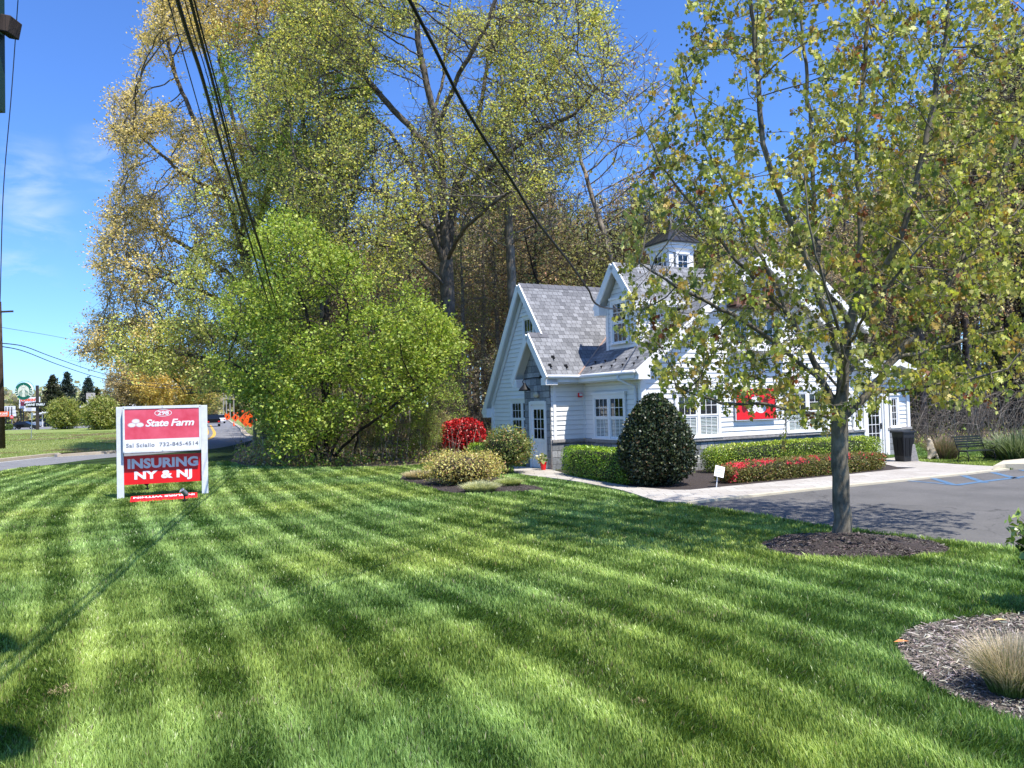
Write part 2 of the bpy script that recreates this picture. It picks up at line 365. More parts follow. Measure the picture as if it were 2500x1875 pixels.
def asphalt_mat(name, c, c2):
    m, t, b = new_mat(name); co = N(t, 'ShaderNodeTexCoord')
    n = N(t, 'ShaderNodeTexNoise', i_Scale=.7, i_Detail=8.0, i_Roughness=.6); L(t, co.outputs['Object'], n.inputs['Vector'])
    n2 = N(t, 'ShaderNodeTexNoise', i_Scale=90.0, i_Detail=2.0); L(t, co.outputs['Object'], n2.inputs['Vector'])
    v = N(t, 'ShaderNodeTexVoronoi', i_Scale=130.0); L(t, co.outputs['Object'], v.inputs['Vector'])
    gt = N(t, 'ShaderNodeMapRange', i_1=.93, i_2=1.0); L(t, v.outputs['Color'], gt.inputs[0])
    mr = N(t, 'ShaderNodeMapRange', i_1=.3, i_2=.7); L(t, n.outputs['Fac'], mr.inputs[0])
    x = N(t, 'ShaderNodeMix', data_type='RGBA'); x.inputs[6].default_value = (*c, 1); x.inputs[7].default_value = (*c2, 1); L(t, mr.outputs[0], x.inputs[0])
    mr3 = N(t, 'ShaderNodeMapRange', i_1=.3, i_2=.7, i_3=.7, i_4=1.3); L(t, n2.outputs['Fac'], mr3.inputs[0])
    vm = N(t, 'ShaderNodeVectorMath', operation='SCALE'); L(t, x.outputs[2], vm.inputs[0]); L(t, mr3.outputs[0], vm.inputs['Scale'])
    x2 = N(t, 'ShaderNodeMix', data_type='RGBA'); x2.inputs[7].default_value = (.38, .36, .33, 1); L(t, gt.outputs[0], x2.inputs[0]); L(t, vm.outputs[0], x2.inputs[6])
    wn = N(t, 'ShaderNodeTexNoise', i_Scale=1.3, i_Detail=4.0); L(t, co.outputs['Object'], wn.inputs['Vector'])
    wv = N(t, 'ShaderNodeVectorMath', operation='MULTIPLY_ADD'); wv.inputs[1].default_value = (1.4, 1.4, 0); L(t, wn.outputs['Color'], wv.inputs[0]); L(t, co.outputs['Object'], wv.inputs[2])
    vc = N(t, 'ShaderNodeTexVoronoi', feature='DISTANCE_TO_EDGE', i_Scale=.28); L(t, wv.outputs[0], vc.inputs['Vector'])
    ck = N(t, 'ShaderNodeMapRange', i_1=.0, i_2=.004, i_3=.45, i_4=1.0); L(t, vc.outputs['Distance'], ck.inputs[0])
    st = N(t, 'ShaderNodeTexNoise', i_Scale=.22, i_Detail=3.0); L(t, co.outputs['Object'], st.inputs['Vector'])
    sm = N(t, 'ShaderNodeMapRange', i_1=.60, i_2=.72, i_3=1.0, i_4=.80); L(t, st.outputs['Fac'], sm.inputs[0])
    mk = N(t, 'ShaderNodeMath', operation='MULTIPLY'); L(t, ck.outputs[0], mk.inputs[0]); L(t, sm.outputs[0], mk.inputs[1])
    v9 = N(t, 'ShaderNodeVectorMath', operation='SCALE'); L(t, x2.outputs[2], v9.inputs[0]); L(t, mk.outputs[0], v9.inputs['Scale'])
    L(t, v9.outputs[0], b.inputs['Base Color']); b.inputs['Roughness'].default_value = .9; b.inputs['Specular IOR Level'].default_value = .25
    bp = N(t, 'ShaderNodeBump', i_Strength=.5, i_Distance=.01); L(t, n2.outputs['Fac'], bp.inputs['Height']); L(t, bp.outputs[0], b.inputs['Normal'])
    return m
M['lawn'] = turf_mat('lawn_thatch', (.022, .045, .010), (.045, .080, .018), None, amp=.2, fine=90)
M['verge'] = turf_mat('verge_turf', (.15, .21, .05), (.27, .31, .10), None, stripe_dir=-60, stripe_w=3.0, amp=.10, fine=14)
M['litter'] = mat('forest_leaf_litter', (.075, .052, .032), .95, c2=(.17, .125, .085), nscale=3.0, bump=.8, bscale=12)
M['asphalt'] = asphalt_mat('parking_asphalt', (.105, .101, .095), (.155, .148, .139))
M['road'] = asphalt_mat('road_asphalt', (.17, .17, .18), (.21, .21, .215))
M['kerb'] = mat('kerb_concrete', (.42, .36, .28), .9, noise=.18, nscale=2.5, bump=.4, bscale=20)
M['kerbtan'] = mat('tan_kerb_edge', (.52, .46, .34), .9, noise=.12, nscale=3, bump=.3)
M['paintw'] = mat('white_road_paint', (.62, .62, .60), .7, noise=.15, nscale=5)
M['painty'] = mat('yellow_road_paint', (.62, .36, .04), .7, noise=.15, nscale=5)
M['paintb'] = mat('blue_parking_paint', (.06, .155, .29), .7, noise=.35, nscale=9, c2=(.12, .22, .34))
tag(MB().face([(-1500, -300, 0), (1500, -300, 0), (1500, 2500, 0), (-1500, 2500, 0)], 0).build('ground', M['litter']), kind='structure')
near_edge = [np.array((-19.4, -14.0)), np.array((-19.5, 18.0))] + [G(*q)[:2] for q in ((0, 1151), (174, 1128), (260, 1118), (400, 1107), (507, 1097), (560, 1089), (616, 1075))]
near_edge = spline(near_edge, 4)
wood_edge = [G(*q)[:2] for q in ((600, 1139), (700, 1141), (860, 1142), (1000, 1139), (1060, 1128))]
lawn_poly = [tuple(p) for p in near_edge] + [tuple(G(560, 1128)[:2])] + [tuple(p) for p in wood_edge] + \
            [(0.5, 29.5), (14, 33), (60, 33), (60, -14)]
poly_sheet('lawn', lawn_poly, .004, M['lawn'])
road_far = [np.array((-24.4, -14.0))] + [G(*q)[:2] for q in ((0, 1128), (140, 1116), (286, 1106), (380, 1094), (430, 1080), (470, 1056), (500, 1030), (521, 1018.5))]
road_far = spline(road_far, 5)
rr = spline([G(*q)[:2] for q in ((616, 1075), (591, 1060.5), (582, 1045), (560, 1030), (546, 1019))], 4)
road_poly = [tuple(p) for p in near_edge[:-1]] + [tuple(p) for p in rr] + [tuple(p) for p in road_far[::-1]]
poly_sheet('road', road_poly, .006, M['road'])
ks = strip(road_far, .35, 1); slab('kerb', ks, 0, .15, M['kerb'])
slab('kerb', strip(rr, .5, -1), 0, .14, M['kerb'])
white_edge = [p + np.array((.35, 0)) for p in road_far[:28]]
poly_sheet('edge_line', strip(white_edge, .14, -1), .012, M['paintw'])
yl = spline([G(*q)[:2] for q in ((507, 1075), (524, 1066), (527, 1056), (521, 1046), (516, 1038))], 4)
poly_sheet('centre_line', strip(yl, .3, 1), .012, M['painty'])
yl2 = [p - np.array((.75, -.0)) for p in yl]
poly_sheet('centre_line', strip(yl2, .3, 1), .012, M['painty'])
verge_poly = [tuple(p + np.array((-.36, 0))) for p in road_far] + [tuple(G(515, 1020)[:2]), (-75, 168), (-140, 150), (-160, 60), (-90, -14)]
poly_sheet('verge', verge_poly, .006, M['verge'])
poly_sheet('far_car_park', [(-75, 140), (-150, 118), (-220, 180), (-95, 260)], .014, M['road'])
poly_sheet('right_verge', [G(*q)[:2] for q in ((620, 1072), (592, 1058), (584, 1043), (562, 1028), (548, 1018), (640, 1012), (700, 1070))], .004, M['verge'])
# ------------ parking lot, walk, beds
lot = [G(*q)[:2] for q in ((1663, 1231.5), (1800, 1251), (1990, 1283), (2250, 1316), (2500, 1343), (2900, 1400))] + [np.array((40., 8.)), np.array((40., 34.))] + \
      [G(*q)[:2] for q in ((2560, 1141), (2489, 1146), (2343, 1160), (2150, 1180), (1960, 1199))]
poly_sheet('parking_lot', lot, .014, M['asphalt'])
outer = [G(*q)[:2] for q in ((1255, 1147), (1267, 1160), (1393, 1177), (1520, 1202), (1596, 1226), (1663, 1231.5))]
outer = spline(outer, 4)
kerbline = [G(*q)[:2] for q in ((1663, 1231.5), (1960, 1199), (2150, 1180), (2343, 1160), (2450, 1148))]
inner = [G(*q)[:2] for q in ((2435, 1143), (2330, 1137), (2250, 1131), (2173, 1118), (2190, 1144), (2238, 1146), (2181, 1151), (1960, 1174), (1685, 1201), (1640, 1201), (1604, 1198), (1537, 1192), (1478, 1181), (1410, 1169), (1349, 1151))]
inner = inner[:3] + [np.array((12.9, 25.6)), np.array((11.0, 24.6))] + [G(2160, 1137)[:2]] + inner[4:]
walk = outer + kerbline[1:] + inner + [np.array((1.0, 24.6)), np.array((-.05, 26.2))]
slab('walkway', walk, 0, .05, M['pavers'])
slab('kerb_edge', strip(kerbline, .16, -1), 0, .058, M['kerbtan'])
slab('traffic_island', [G(*q)[:2] for q in ((2425, 1152), (2455, 1147), (2520, 1147), (2700, 1132), (2700, 1115), (2500, 1133), (2450, 1138))], 0, .16, M['kerbtan'])
bq = lambda x, y: G(2150 + x / 3.63, 1000 + y / 3.63)[:2]
for a, b, w in (((215, 637), (600, 672), .12), ((600, 672), (690, 680), .14), ((690, 680), (870, 655), .16), ((870, 655), (1170, 618), .16), ((1170, 618), (1500, 580), .16),
                ((430, 615), (610, 672), .16), ((700, 590), (895, 655), .16), ((960, 562), (1175, 618), .16), ((1210, 540), (1500, 590), .16)):
    p, q = bq(*a), bq(*b)
    poly_sheet('bay_marking', strip([p, q], w, 1), .0185 + .0004 * (a[0] % 7), M['paintb'])
bed_house = [G(*q)[:2] for q in ((2181, 1151), (1960, 1174), (1685, 1201), (1640, 1201), (1604, 1198), (1537, 1192), (1478, 1181), (1410, 1169), (1349, 1151))] + [np.array((3.5, 24.0)), np.array((9., 26.)), np.array((11.2, 26.)), G(2238, 1146)[:2]]
tag(poly_sheet('mulch_bed', bed_house, .03, M['mulchdk']), kind='structure')
def mound(name, cx, cy, rx, ry, h, m, rot=0, n=56, rings=14, seed=1):
    r = np.random.default_rng(seed); V = [(cx, cy, h)]; Fc = []
    wob = 1 + .05 * np.sin(np.arange(n) / n * 2 * PI * 3 + seed) + .03 * np.sin(np.arange(n) / n * 2 * PI * 7)
    for i in range(1, rings + 1):
        t = i / rings
        for j in range(n):
            a = 2 * PI * j / n; x = rx * t * math.cos(a) * wob[j]; y = ry * t * math.sin(a) * wob[j]
            V.append((cx + x * math.cos(rot) - y * math.sin(rot), cy + x * math.sin(rot) + y * math.cos(rot), .008 + h * (math.cos(t * PI) * .5 + .5) + (r.random() * .03 * (1 if i < rings else 0))))
    for j in range(n): Fc.append((0, 1 + j, 1 + (j + 1) % n))
    for i in range(rings - 1):
        for j in range(n): Fc.append((1 + i * n + j, 1 + (i + 1) * n + j, 1 + (i + 1) * n + (j + 1) % n, 1 + i * n + (j + 1) % n))
    me = bpy.data.meshes.new(name); me.from_pydata(V, [], Fc); me.materials.append(m); o = bpy.data.objects.new(name, me); col.objects.link(o)
    return tag(o, kind='structure'), [V[1 + (rings - 1) * n + j][:2] for j in range(n)]
tc_ = G(2057, 1330)
_, mound_poly = mound('mulch_ring', tc_[0] + .05, tc_[1] - .12, 1.22, .98, .13, M['mulchdk'], seed=3)
bed_left = spline([G(*q)[:2] for q in ((977, 1174), (1030, 1187), (1085, 1203), (1140, 1208), (1212, 1205), (1290, 1201), (1327, 1199), (1310, 1190), (1271, 1184), (1200, 1165), (1100, 1150), (1000, 1155), (977, 1174))], 4)[:-1]
poly_sheet('mulch_bed', bed_left, .03, M['mulchdk'])
bed_right = spline([G(*q)[:2] for q in ((2190, 1585), (2200, 1560), (2250, 1533), (2330, 1518), (2420, 1508), (2520, 1500))], 4) + [np.array((9.5, 7.0)), np.array((9.0, 3.5))] + \
            spline([G(*q)[:2] for q in ((2640, 1830), (2560, 1795), (2500, 1772), (2400, 1738), (2280, 1680), (2215, 1625), (2190, 1585))], 4)[:-1]
poly_sheet('mulch_bed', bed_right, .02, M['mulchlt'])
poly_sheet('gravel_bed', [G(*q)[:2] for q in ((2190, 1110), (2260, 1131), (2330, 1138), (2440, 1144), (2560, 1134), (2560, 1121), (2400, 1117), (2300, 1112))], .012, mat('pale_gravel', (.16, .155, .14), .95, c2=(.35, .33, .29), nscale=18, bump=1, bscale=40))
poly_sheet('back_lawn', [G(*q)[:2] for q in ((2225, 1100), (2290, 1116), (2420, 1120), (2560, 1120), (2800, 1110), (2800, 1098), (2500, 1097), (2350, 1096))], .009, M['lawn'])
# ================================================================== HOUSE (local x = along the front, y = away from the camera)
HA = G(1347, 1150); HROT = R_(27.0)
house = empty('house', (HA[0], HA[1], 0), HROT, 'white clapboard cottage office with steep grey slate roofs, stone base and roof cupola', 'house')
def clip_band(poly, z0, z1):
    def cl(P, s, zc):
        out = []
        for i in range(len(P)):
            a, b = P[i], P[(i + 1) % len(P)]; ia = s * (a[1] - zc) >= 0; ib = s * (b[1] - zc) >= 0
            if ia: out.append(a)
            if ia != ib:
                t = (zc - a[1]) / (b[1] - a[1]); out.append((a[0] + t * (b[0] - a[0]), zc))
        return out
    P = cl(poly, 1, z0)
    return cl(P, -1, z1) if len(P) > 2 else []
def wall_siding(name, poly, org, a, nrm, course=.15, th=.019, parent=house, m='siding'):
    """poly in (a, z); a = horizontal unit vector, nrm = outward unit vector (2d)"""
    org = np.array(org, float); a = np.array(a, float); nrm = np.array(nrm, float); mb = MB()
    def P(s, z, o): return (org[0] + a[0] * s + nrm[0] * o, org[1] + a[1] * s + nrm[1] * o, z)
    mb.prism([P(s, z, -.12) for s, z in poly], (nrm[0] * .115, nrm[1] * .115, 0))
    z = min(p[1] for p in poly); zt = max(p[1] for p in poly)
    while z < zt - 1e-4:
        B = clip_band(poly, z, min(z + course, zt))
        if len(B) >= 3:
            f = [P(s, zz, .004 + th * (1 - (zz - z) / course)) for s, zz in B]
            mb.face(f)
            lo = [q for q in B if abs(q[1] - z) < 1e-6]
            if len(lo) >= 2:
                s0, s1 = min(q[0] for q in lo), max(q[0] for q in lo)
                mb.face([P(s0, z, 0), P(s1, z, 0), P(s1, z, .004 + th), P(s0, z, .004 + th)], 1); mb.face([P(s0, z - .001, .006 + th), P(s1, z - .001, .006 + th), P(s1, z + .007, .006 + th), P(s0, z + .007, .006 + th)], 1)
        z += course
    return mb.build(name, [M[m], M['lapshade']], parent)
def roof_slab(name, pts, parent=house, th=.14, m='shingle', dvec=None):
    """pts 3d polygon (planar). uv: along horizontal / up slope"""
    P = [np.array(p, float) for p in pts]
    n = np.zeros(3)
    for i in range(len(P)): n += np.cross(P[i], P[(i + 1) % len(P)])
    if n[2] < 0: P = P[::-1]; n = -n
    n /= np.linalg.norm(n); h = np.cross((0, 0, 1), n); h /= np.linalg.norm(h); s = np.cross(n, h)
    mb = MB(); mb.face(P, 0, [(float(p @ h) + 50, float(p @ s) + 50) for p in P])
    Q = [p - np.array((0, 0, th)) for p in P]
    mb.face(Q[::-1], 2)
    for i in range(len(P)): mb.face([Q[i], Q[(i + 1) % len(P)], P[(i + 1) % len(P)], P[i]], 1)
    return mb.build(name, [M[m], M['trim'], M['soffit']], parent)
def window(name, org, a, nrm, s0, s1, z0, z1, n=1, gx=3, gz=2, double=True, blinds=0, head=True, parent=house, casing=.09):
    org = np.array(org, float); a = np.array(a, float); nrm = np.array(nrm, float)
    def bx(mb, sa, sb, za, zb, oa, ob, mi=0):
        p = [org[:2] + a * sa + nrm * oa, org[:2] + a * sb + nrm * oa, org[:2] + a * sb + nrm * ob, org[:2] + a * sa + nrm * ob]
        mb.prism([(q[0], q[1], za) for q in p], (0, 0, zb - za), mi)
    f = MB()   # casing
    bx(f, s0, s0 + casing, z0, z1, .03, .085); bx(f, s1 - casing, s1, z0, z1, .03, .085)
    bx(f, s0 + casing, s1 - casing, z1 - casing * 1.1, z1, .03, .083)
    bx(f, s0 - .03, s1 + .03, z0 - .05, z0, .03, .13)
    if head: bx(f, s0 - .04, s1 + .04, z1, z1 + .07, .03, .12)
    w = (s1 - s0 - 2 * casing - (n - 1) * .09) / n
    for k in range(1, n): bx(f, s0 + casing + k * w + (k - 1) * .09, s0 + casing + k * w + k * .09, z0, z1 - casing, .03, .08)
    win = f.build(name, M['trim'], parent)
    sash = MB(); glass = MB(); room = MB(); bl = MB()
    for k in range(n):
        a0 = s0 + casing + k * (w + .09); a1 = a0 + w; zt = z1 - casing * 1.1
        halves = [(z0, (z0 + zt) / 2, .045), ((z0 + zt) / 2, zt, .058)] if double else [(z0, zt, .05)]
        for za, zb, o in halves:
            t = .045
            bx(sash, a0, a0 + t, za, zb, o - .02, o + .012); bx(sash, a1 - t, a1, za, zb, o - .02, o + .012)
            bx(sash, a0 + t, a1 - t, za, za + t, o - .02, o + .011); bx(sash, a0 + t, a1 - t, zb - t, zb, o - .02, o + .011)
            for i in range(1, gx):
                s = a0 + t + (a1 - a0 - 2 * t) * i / gx; bx(sash, s - .009, s + .009, za + t, zb - t, o - .006, o + .006)
            for i in range(1, gz):
                z = za + t + (zb - za - 2 * t) * i / gz; bx(sash, a0 + t, a1 - t, z - .009, z + .009, o - .0055, o + .0065)
            q0 = org[:2] + a * (a0 + t) + nrm * (o - .008); q1 = org[:2] + a * (a1 - t) + nrm * (o - .008)
            glass.face([(q0[0], q0[1], za + t), (q1[0], q1[1], za + t), (q1[0], q1[1], zb - t), (q0[0], q0[1], zb - t)])
        q0 = org[:2] + a * a0 + nrm * .0365; q1 = org[:2] + a * a1 + nrm * .0365
        room.face([(q0[0], q0[1], z0), (q1[0], q1[1], z0), (q1[0], q1[1], zt), (q0[0], q0[1], zt)])
        if blinds:
            z = z0 + .04; top = z0 + (zt - z0) * blinds
            while z < top: bx(bl, a0 + .05, a1 - .05, z, z + .022, .0375, .041); z += .042
    sash.build('sash', M['trim'], win); glass.build('pane', M['glass'], win); room.build('room_behind', M['room'], win)
    if blinds: bl.build('blind', M['blind'], win)
    return win
WV = (1, 0), (0, -1)        # front walls: along +x, facing -y
WU = (0, -1), (-1, 0)       # left walls: along -y, facing -x
VF = -3.03; UC = 1.29
# siding walls
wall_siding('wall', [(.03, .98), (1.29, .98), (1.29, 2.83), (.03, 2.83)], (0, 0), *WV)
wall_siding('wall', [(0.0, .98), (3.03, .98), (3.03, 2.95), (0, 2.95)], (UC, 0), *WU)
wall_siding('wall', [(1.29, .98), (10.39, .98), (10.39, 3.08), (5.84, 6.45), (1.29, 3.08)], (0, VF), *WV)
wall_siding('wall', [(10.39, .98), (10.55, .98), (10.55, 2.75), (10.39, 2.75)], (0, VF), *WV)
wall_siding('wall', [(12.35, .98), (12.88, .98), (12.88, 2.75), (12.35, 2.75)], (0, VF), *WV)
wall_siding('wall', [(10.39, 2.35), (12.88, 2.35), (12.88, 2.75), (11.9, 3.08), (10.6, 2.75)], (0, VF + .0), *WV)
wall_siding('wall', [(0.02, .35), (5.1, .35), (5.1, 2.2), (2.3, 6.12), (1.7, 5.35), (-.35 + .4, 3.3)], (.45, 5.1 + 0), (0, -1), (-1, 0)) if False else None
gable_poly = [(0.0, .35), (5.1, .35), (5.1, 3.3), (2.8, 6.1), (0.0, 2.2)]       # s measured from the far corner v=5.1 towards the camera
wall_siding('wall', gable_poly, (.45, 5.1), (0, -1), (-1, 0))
# stone: base course, cap, porch bump-out
st = MB()
def stone_box(u0, u1, v0, v1, z0, z1):
    st.face([(u0, v0, z0), (u1, v0, z0), (u1, v0, z1), (u0, v0, z1)], 0, [(u0, z0), (u1, z0), (u1, z1), (u0, z1)])
    st.face([(u0, v1, z0), (u0, v0, z0), (u0, v0, z1), (u0, v1, z1)], 0, [(-v1, z0), (-v0, z0), (-v0, z1), (-v1, z1)])
    st.face([(u1, v0, z0), (u1, v1, z0), (u1, v1, z1), (u1, v0, z1)], 0, [(v0, z0), (v1, z0), (v1, z1), (v0, z1)])
    st.face([(u0, v0, z1), (u1, v0, z1), (u1, v1, z1), (u0, v1, z1)], 0)
stone_box(.02, 1.25, -.05, .3, 0, .88)
stone_box(1.24, 1.6, -3.08, 0.1, 0, .88)
stone_box(1.60, 10.5, -3.09, -2.7, 0, .88)
stone_box(11.72, 12.92, -3.09, -2.7, 0, .88)
stone_box(.40, .6, 1.7, 5.12, 0, .33)
st.build('stone_base', M['stone'], house)
cp = MB()
cp.box(.02, 1.2, -.10, .0, .88, .975); cp.box(1.19, 1.29, -3.14, -.1, .88, .975); cp.box(1.29, 10.55, -3.14, -3.03, .88, .975); cp.box(11.70, 12.98, -3.14, -3.03, .88, .975)
cp.box(12.88, 12.98, -3.03, -2, .88, .975)
cp.build('stone_cap', M['stonecap'], house, bevel=.012)
sp = MB(); poly = [(0, 0), (1.7, 0), (1.7, 3.2), (.85, 4.25), (0, 3.2)]     # porch front, s from v=1.7
for s0, s1, z0, z1 in ((0, .36, 0, 2.2), (1.44, 1.7, 0, 2.2)):
    sp.face([(0, 1.7 - s0, z0), (0, 1.7 - s1, z0), (0, 1.7 - s1, z1), (0, 1.7 - s0, z1)], 0, [(s0, z0), (s1, z0), (s1, z1), (s0, z1)])
up = [(0, 2.2), (1.7, 2.2), (1.7, 3.2), (.85, 4.25), (0, 3.2)]
sp.face([(0, 1.7 - s, z) for s, z in up], 0, up)
sp.face([(.0, 0, 0), (.10, 0, 0), (.10, 0, 2.85), (0, 0, 2.85)], 0, [(0, 0), (.1, 0), (.1, 2.85), (0, 2.85)])
sp.face([(.45, 1.7, 0), (0, 1.7, 0), (0, 1.7, 3.2), (.45, 1.7, 3.2)], 0, [(0, 0), (.45, 0), (.45, 3.2), (0, 3.2)])
sp.build('stone_porch_front', M['stone'], house)
qn = MB()
for i in range(15):
    w = .13 if i % 2 else .07; qn.box(-.012, w, -.035, .03, i * .0645, i * .0645 + .06)
qn.build('quoin_stones', M['stonecap'], house, bevel=.008)
# corner boards
for q in ((.10, .20, -.045, 0, .98, 2.83), (1.225, 1.29, -3.10, -3.0, .98, 3.05), (1.29, 1.42, -3.10, -3.03, .98, 3.1), (1.235, 1.275, -.05, -.01, .98, 2.9), (12.80, 12.94, -3.10, -3.03, .98, 2.75), (.385, .45, 5.0, 5.14, .35, 2.3)): MB().box(*q).build('corner_board', M['trim'], house)
# ---- roofs
SR = .73; zR = lambda u: 3.0 + (u - .89) * SR          # left slope of the front block
SF = 1.238; zF = lambda v: 3.0 + (v + .35) * SF        # front slope of the left wing
uV = lambda v: .89 + (v + .35) * SF / SR
zr = zR(5.84); RV = 2.3; zrw = zF(RV)
roof_slab('roof', [(-.3, -.35, 3), (.89, -.35, 3), (uV(RV), RV, zrw), (.2, RV, zrw), (.2, .8, zF(.8)), (-.3, .8, zF(.8))])
roof_slab('roof', [(.2, RV, zrw), (5.4, RV, zrw), (5.4, 5.42, zrw - 3.12 * 1.41), (.2, 5.42, zrw - 3.12 * 1.41)])
roof_slab('porch_roof', [(-.3, .8, zF(.8) + .003), (-.3, 1.95, 2.95), (.44, 1.95, 2.95), (.44, .8, zF(.8) + .003)])
roof_slab('roof', [(.89, -.35, 3), (.89, -3.4, 3), (5.84, -3.4, zr), (5.84, 6.5, zr), (5.5, 6.5, zR(5.5)), (uV(RV), RV, zrw)])
roof_slab('roof', [(5.84, -3.4, zr), (10.79, -3.4, 3), (10.79, 6.5, 3), (5.84, 6.5, zr)])
# right wing: low portico gable over the glazed door, block behind it
roof_slab('portico_roof', [(11.9, -3.5, 3.33), (10.35, -3.5, 2.82), (10.35, -1.0, 2.82), (11.9, -1.0, 3.33)])
roof_slab('portico_roof', [(11.9, -3.5, 3.33), (11.9, -1.0, 3.33), (13.45, -1.0, 2.82), (13.45, -3.5, 2.82)])
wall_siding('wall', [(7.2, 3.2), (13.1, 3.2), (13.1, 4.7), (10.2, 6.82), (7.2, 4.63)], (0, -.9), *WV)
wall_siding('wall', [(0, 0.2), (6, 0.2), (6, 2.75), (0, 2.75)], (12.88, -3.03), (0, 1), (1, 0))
roof_slab('rear_roof', [(10.2, -1.2, 6.98), (7.0, -1.2, 4.64), (7.0, 5, 4.64), (10.2, 5, 6.98)])
roof_slab('rear_roof', [(10.2, -1.2, 6.98), (10.2, 5, 6.98), (13.4, 5, 4.64), (13.4, -1.2, 4.64)])
roof_slab('rear_roof', [(10.5, -1.0, 3.35), (13.3, -1.0, 3.35), (13.3, -.85, 3.5), (10.5, -.85, 3.5)])
# rake boards
rk = MB()
def rake(p, q, w=.05, h=.22): rk.beam(np.array(p) - np.array((0, 0, h / 2 - .01)), np.array(q) - np.array((0, 0, h / 2 - .01)), w, h)
rake((.2 - .027, RV, zrw), (.2 - .027, .8, zF(.8))); rake((.2 - .027, RV, zrw), (.2 - .027, 5.42, zrw - 3.12 * 1.41))
rake((-.327, .8, zF(.8)), (-.327, -.36, 2.985)); rake((-.327, .8, zF(.8)), (-.327, 1.96, 2.945))
rake((5.84, -3.427, zr), (.90, -3.427, zR(.9)), h=.26); rake((5.84, -3.427, zr), (10.78, -3.427, 3.007), h=.26)
rake((11.9, -3.527, 3.33), (10.35, -3.527, 2.82), h=.2); rake((11.9, -3.527, 3.33), (13.45, -3.527, 2.82), h=.2)
rake((10.2, -1.227, 6.98), (7.0, -1.227, 4.64)); rake((10.2, -1.227, 6.98), (13.4, -1.227, 4.64))
# boxed eave ends
rk.prism([(.90, -3.46, 2.74), (1.32, -3.46, 2.74), (1.32, -3.46, 3.20), (.92, -3.46, 2.92)], (0, .42, 0))
rk.prism([(10.8, -3.46, 2.74), (10.38, -3.46, 2.74), (10.38, -3.46, 3.20), (10.8, -3.46, 2.92)], (0, .42, 0))
rk.box(.17, .45, 5.1, 5.44, 1.66, 2.0)
rk.box(-.33, -.02, 1.62, 1.93, 2.68, 2.95); rk.box(-.33, 0.1, -.36, -.05, 2.70, 2.93)
# wall-side frieze boards below the rakes
def wr(p, q): rk.beam(np.array(p) - np.array((0, 0, .26)), np.array(q) - np.array((0, 0, .26)), .05, .14)
wr((.39, RV - .02, zrw - .05), (.39, .9, zF(.9))); wr((.39, RV, zrw - .05), (.39, 5.05, zrw - 2.75 * 1.41))
rk.build('rake_board', M['trim'], house)
# gutters, downspouts, valley flashing, snow guards
gt = MB()
gt.tube([(-.28, -.41, 2.955), (.86, -.41, 2.945), (.83, -.6, 2.945), (.83, -3.36, 2.95)], .062, 10)
gt.box(-.26, .9, -.36, -.3, 2.78, 2.9); gt.box(.86, .92, -3.3, -.36, 2.78, 2.9)
gt.build('gutter', M['gutter'], house, smooth=True)
ds = MB(); ds.tube([(.84, -2.55, 2.9), (.84, -2.55, 2.78), (1.20, -2.86, 2.55), (1.215, -2.86, 2.4), (1.215, -2.86, .25)], .042, 8); ds.build('downspout', M['gutter'], house, smooth=True)
sf = MB(); sf.box(-.25, .9, -.32, 0, 2.74, 2.78); sf.box(.9, 1.29, -3.1, -.0, 2.74, 2.78); sf.build('eave_soffit', M['soffit'], house)
vf = MB(); a0 = np.array((.86, -.37, 2.99)); a1 = np.array((uV(RV), RV, zrw)); vf.beam(a0 + (0, 0, .012), a1 + (0, 0, .012), .055, .014); vf.build('valley_flashing', M['copper'], house)
for u, v in ((-.02, -.1), (.55, -.12), (.22, .12)):
    sg = MB(); sg.box(u - .05, u + .05, v - .02, v + .02, zF(v), zF(v) + .07); sg.box(u - .02, u + .02, v - .12, v, zF(v) - .05, zF(v) - .0); sg.build('snow_guard', M['black'], house)
for k in range(5):
    for u, dv in ((1.10, 0), (1.36, .16)):
        v = -.75 - k * .56 + dv
        MB().lathe([(.012, 0), (.014, .03), (.035, .06), (.035, .085), (.0, .09)], (u, v, zR(u)), 8).build('snow_guard', M['black'], house)
# ridge caps
rc = MB()
def cap(p, q, s1, w=.13):
    p = np.array(p, float); q = np.array(q, float); n = int(np.linalg.norm(q - p) / .27); d = (q - p) / n; hd = d / np.linalg.norm(d)
    a = np.array((hd[1], -hd[0], 0))
    for i in range(n):
        b0 = p + d * i + (0, 0, .03); b1 = p + d * (i + 1) + (0, 0, .012)
        for sgn in (1, -1):
            o0 = a * sgn * w + np.array((0, 0, -w * s1))
            rc.face([b0, b1, b1 + o0, b0 + o0]); rc.face([b0 + o0, b1 + o0, b1 + o0 - (0, 0, .02), b0 + o0 - (0, 0, .02)])
        rc.face([b0, b0 + a * w - (0, 0, w * s1), b0 + a * w - (0, 0, w * s1 + .02), b0 - (0, 0, .02), b0 - a * w - (0, 0, w * s1 + .02), b0 - a * w - (0, 0, w * s1)])
ridge_m = mat('ridge_slate', (.10, .10, .11), .75, noise=.3, nscale=3)
for a_ in (((.2, RV, zrw), (5.3, RV, zrw), 1.238), ((-.3, .8, zF(.8)), (.42, .8, zF(.8)), 1.25), ((5.84, -3.4, zr), (5.84, 0.5, zr), SR)):
    rc = MB(); cap(*a_); rc.build('ridge_cap', ridge_m, house)
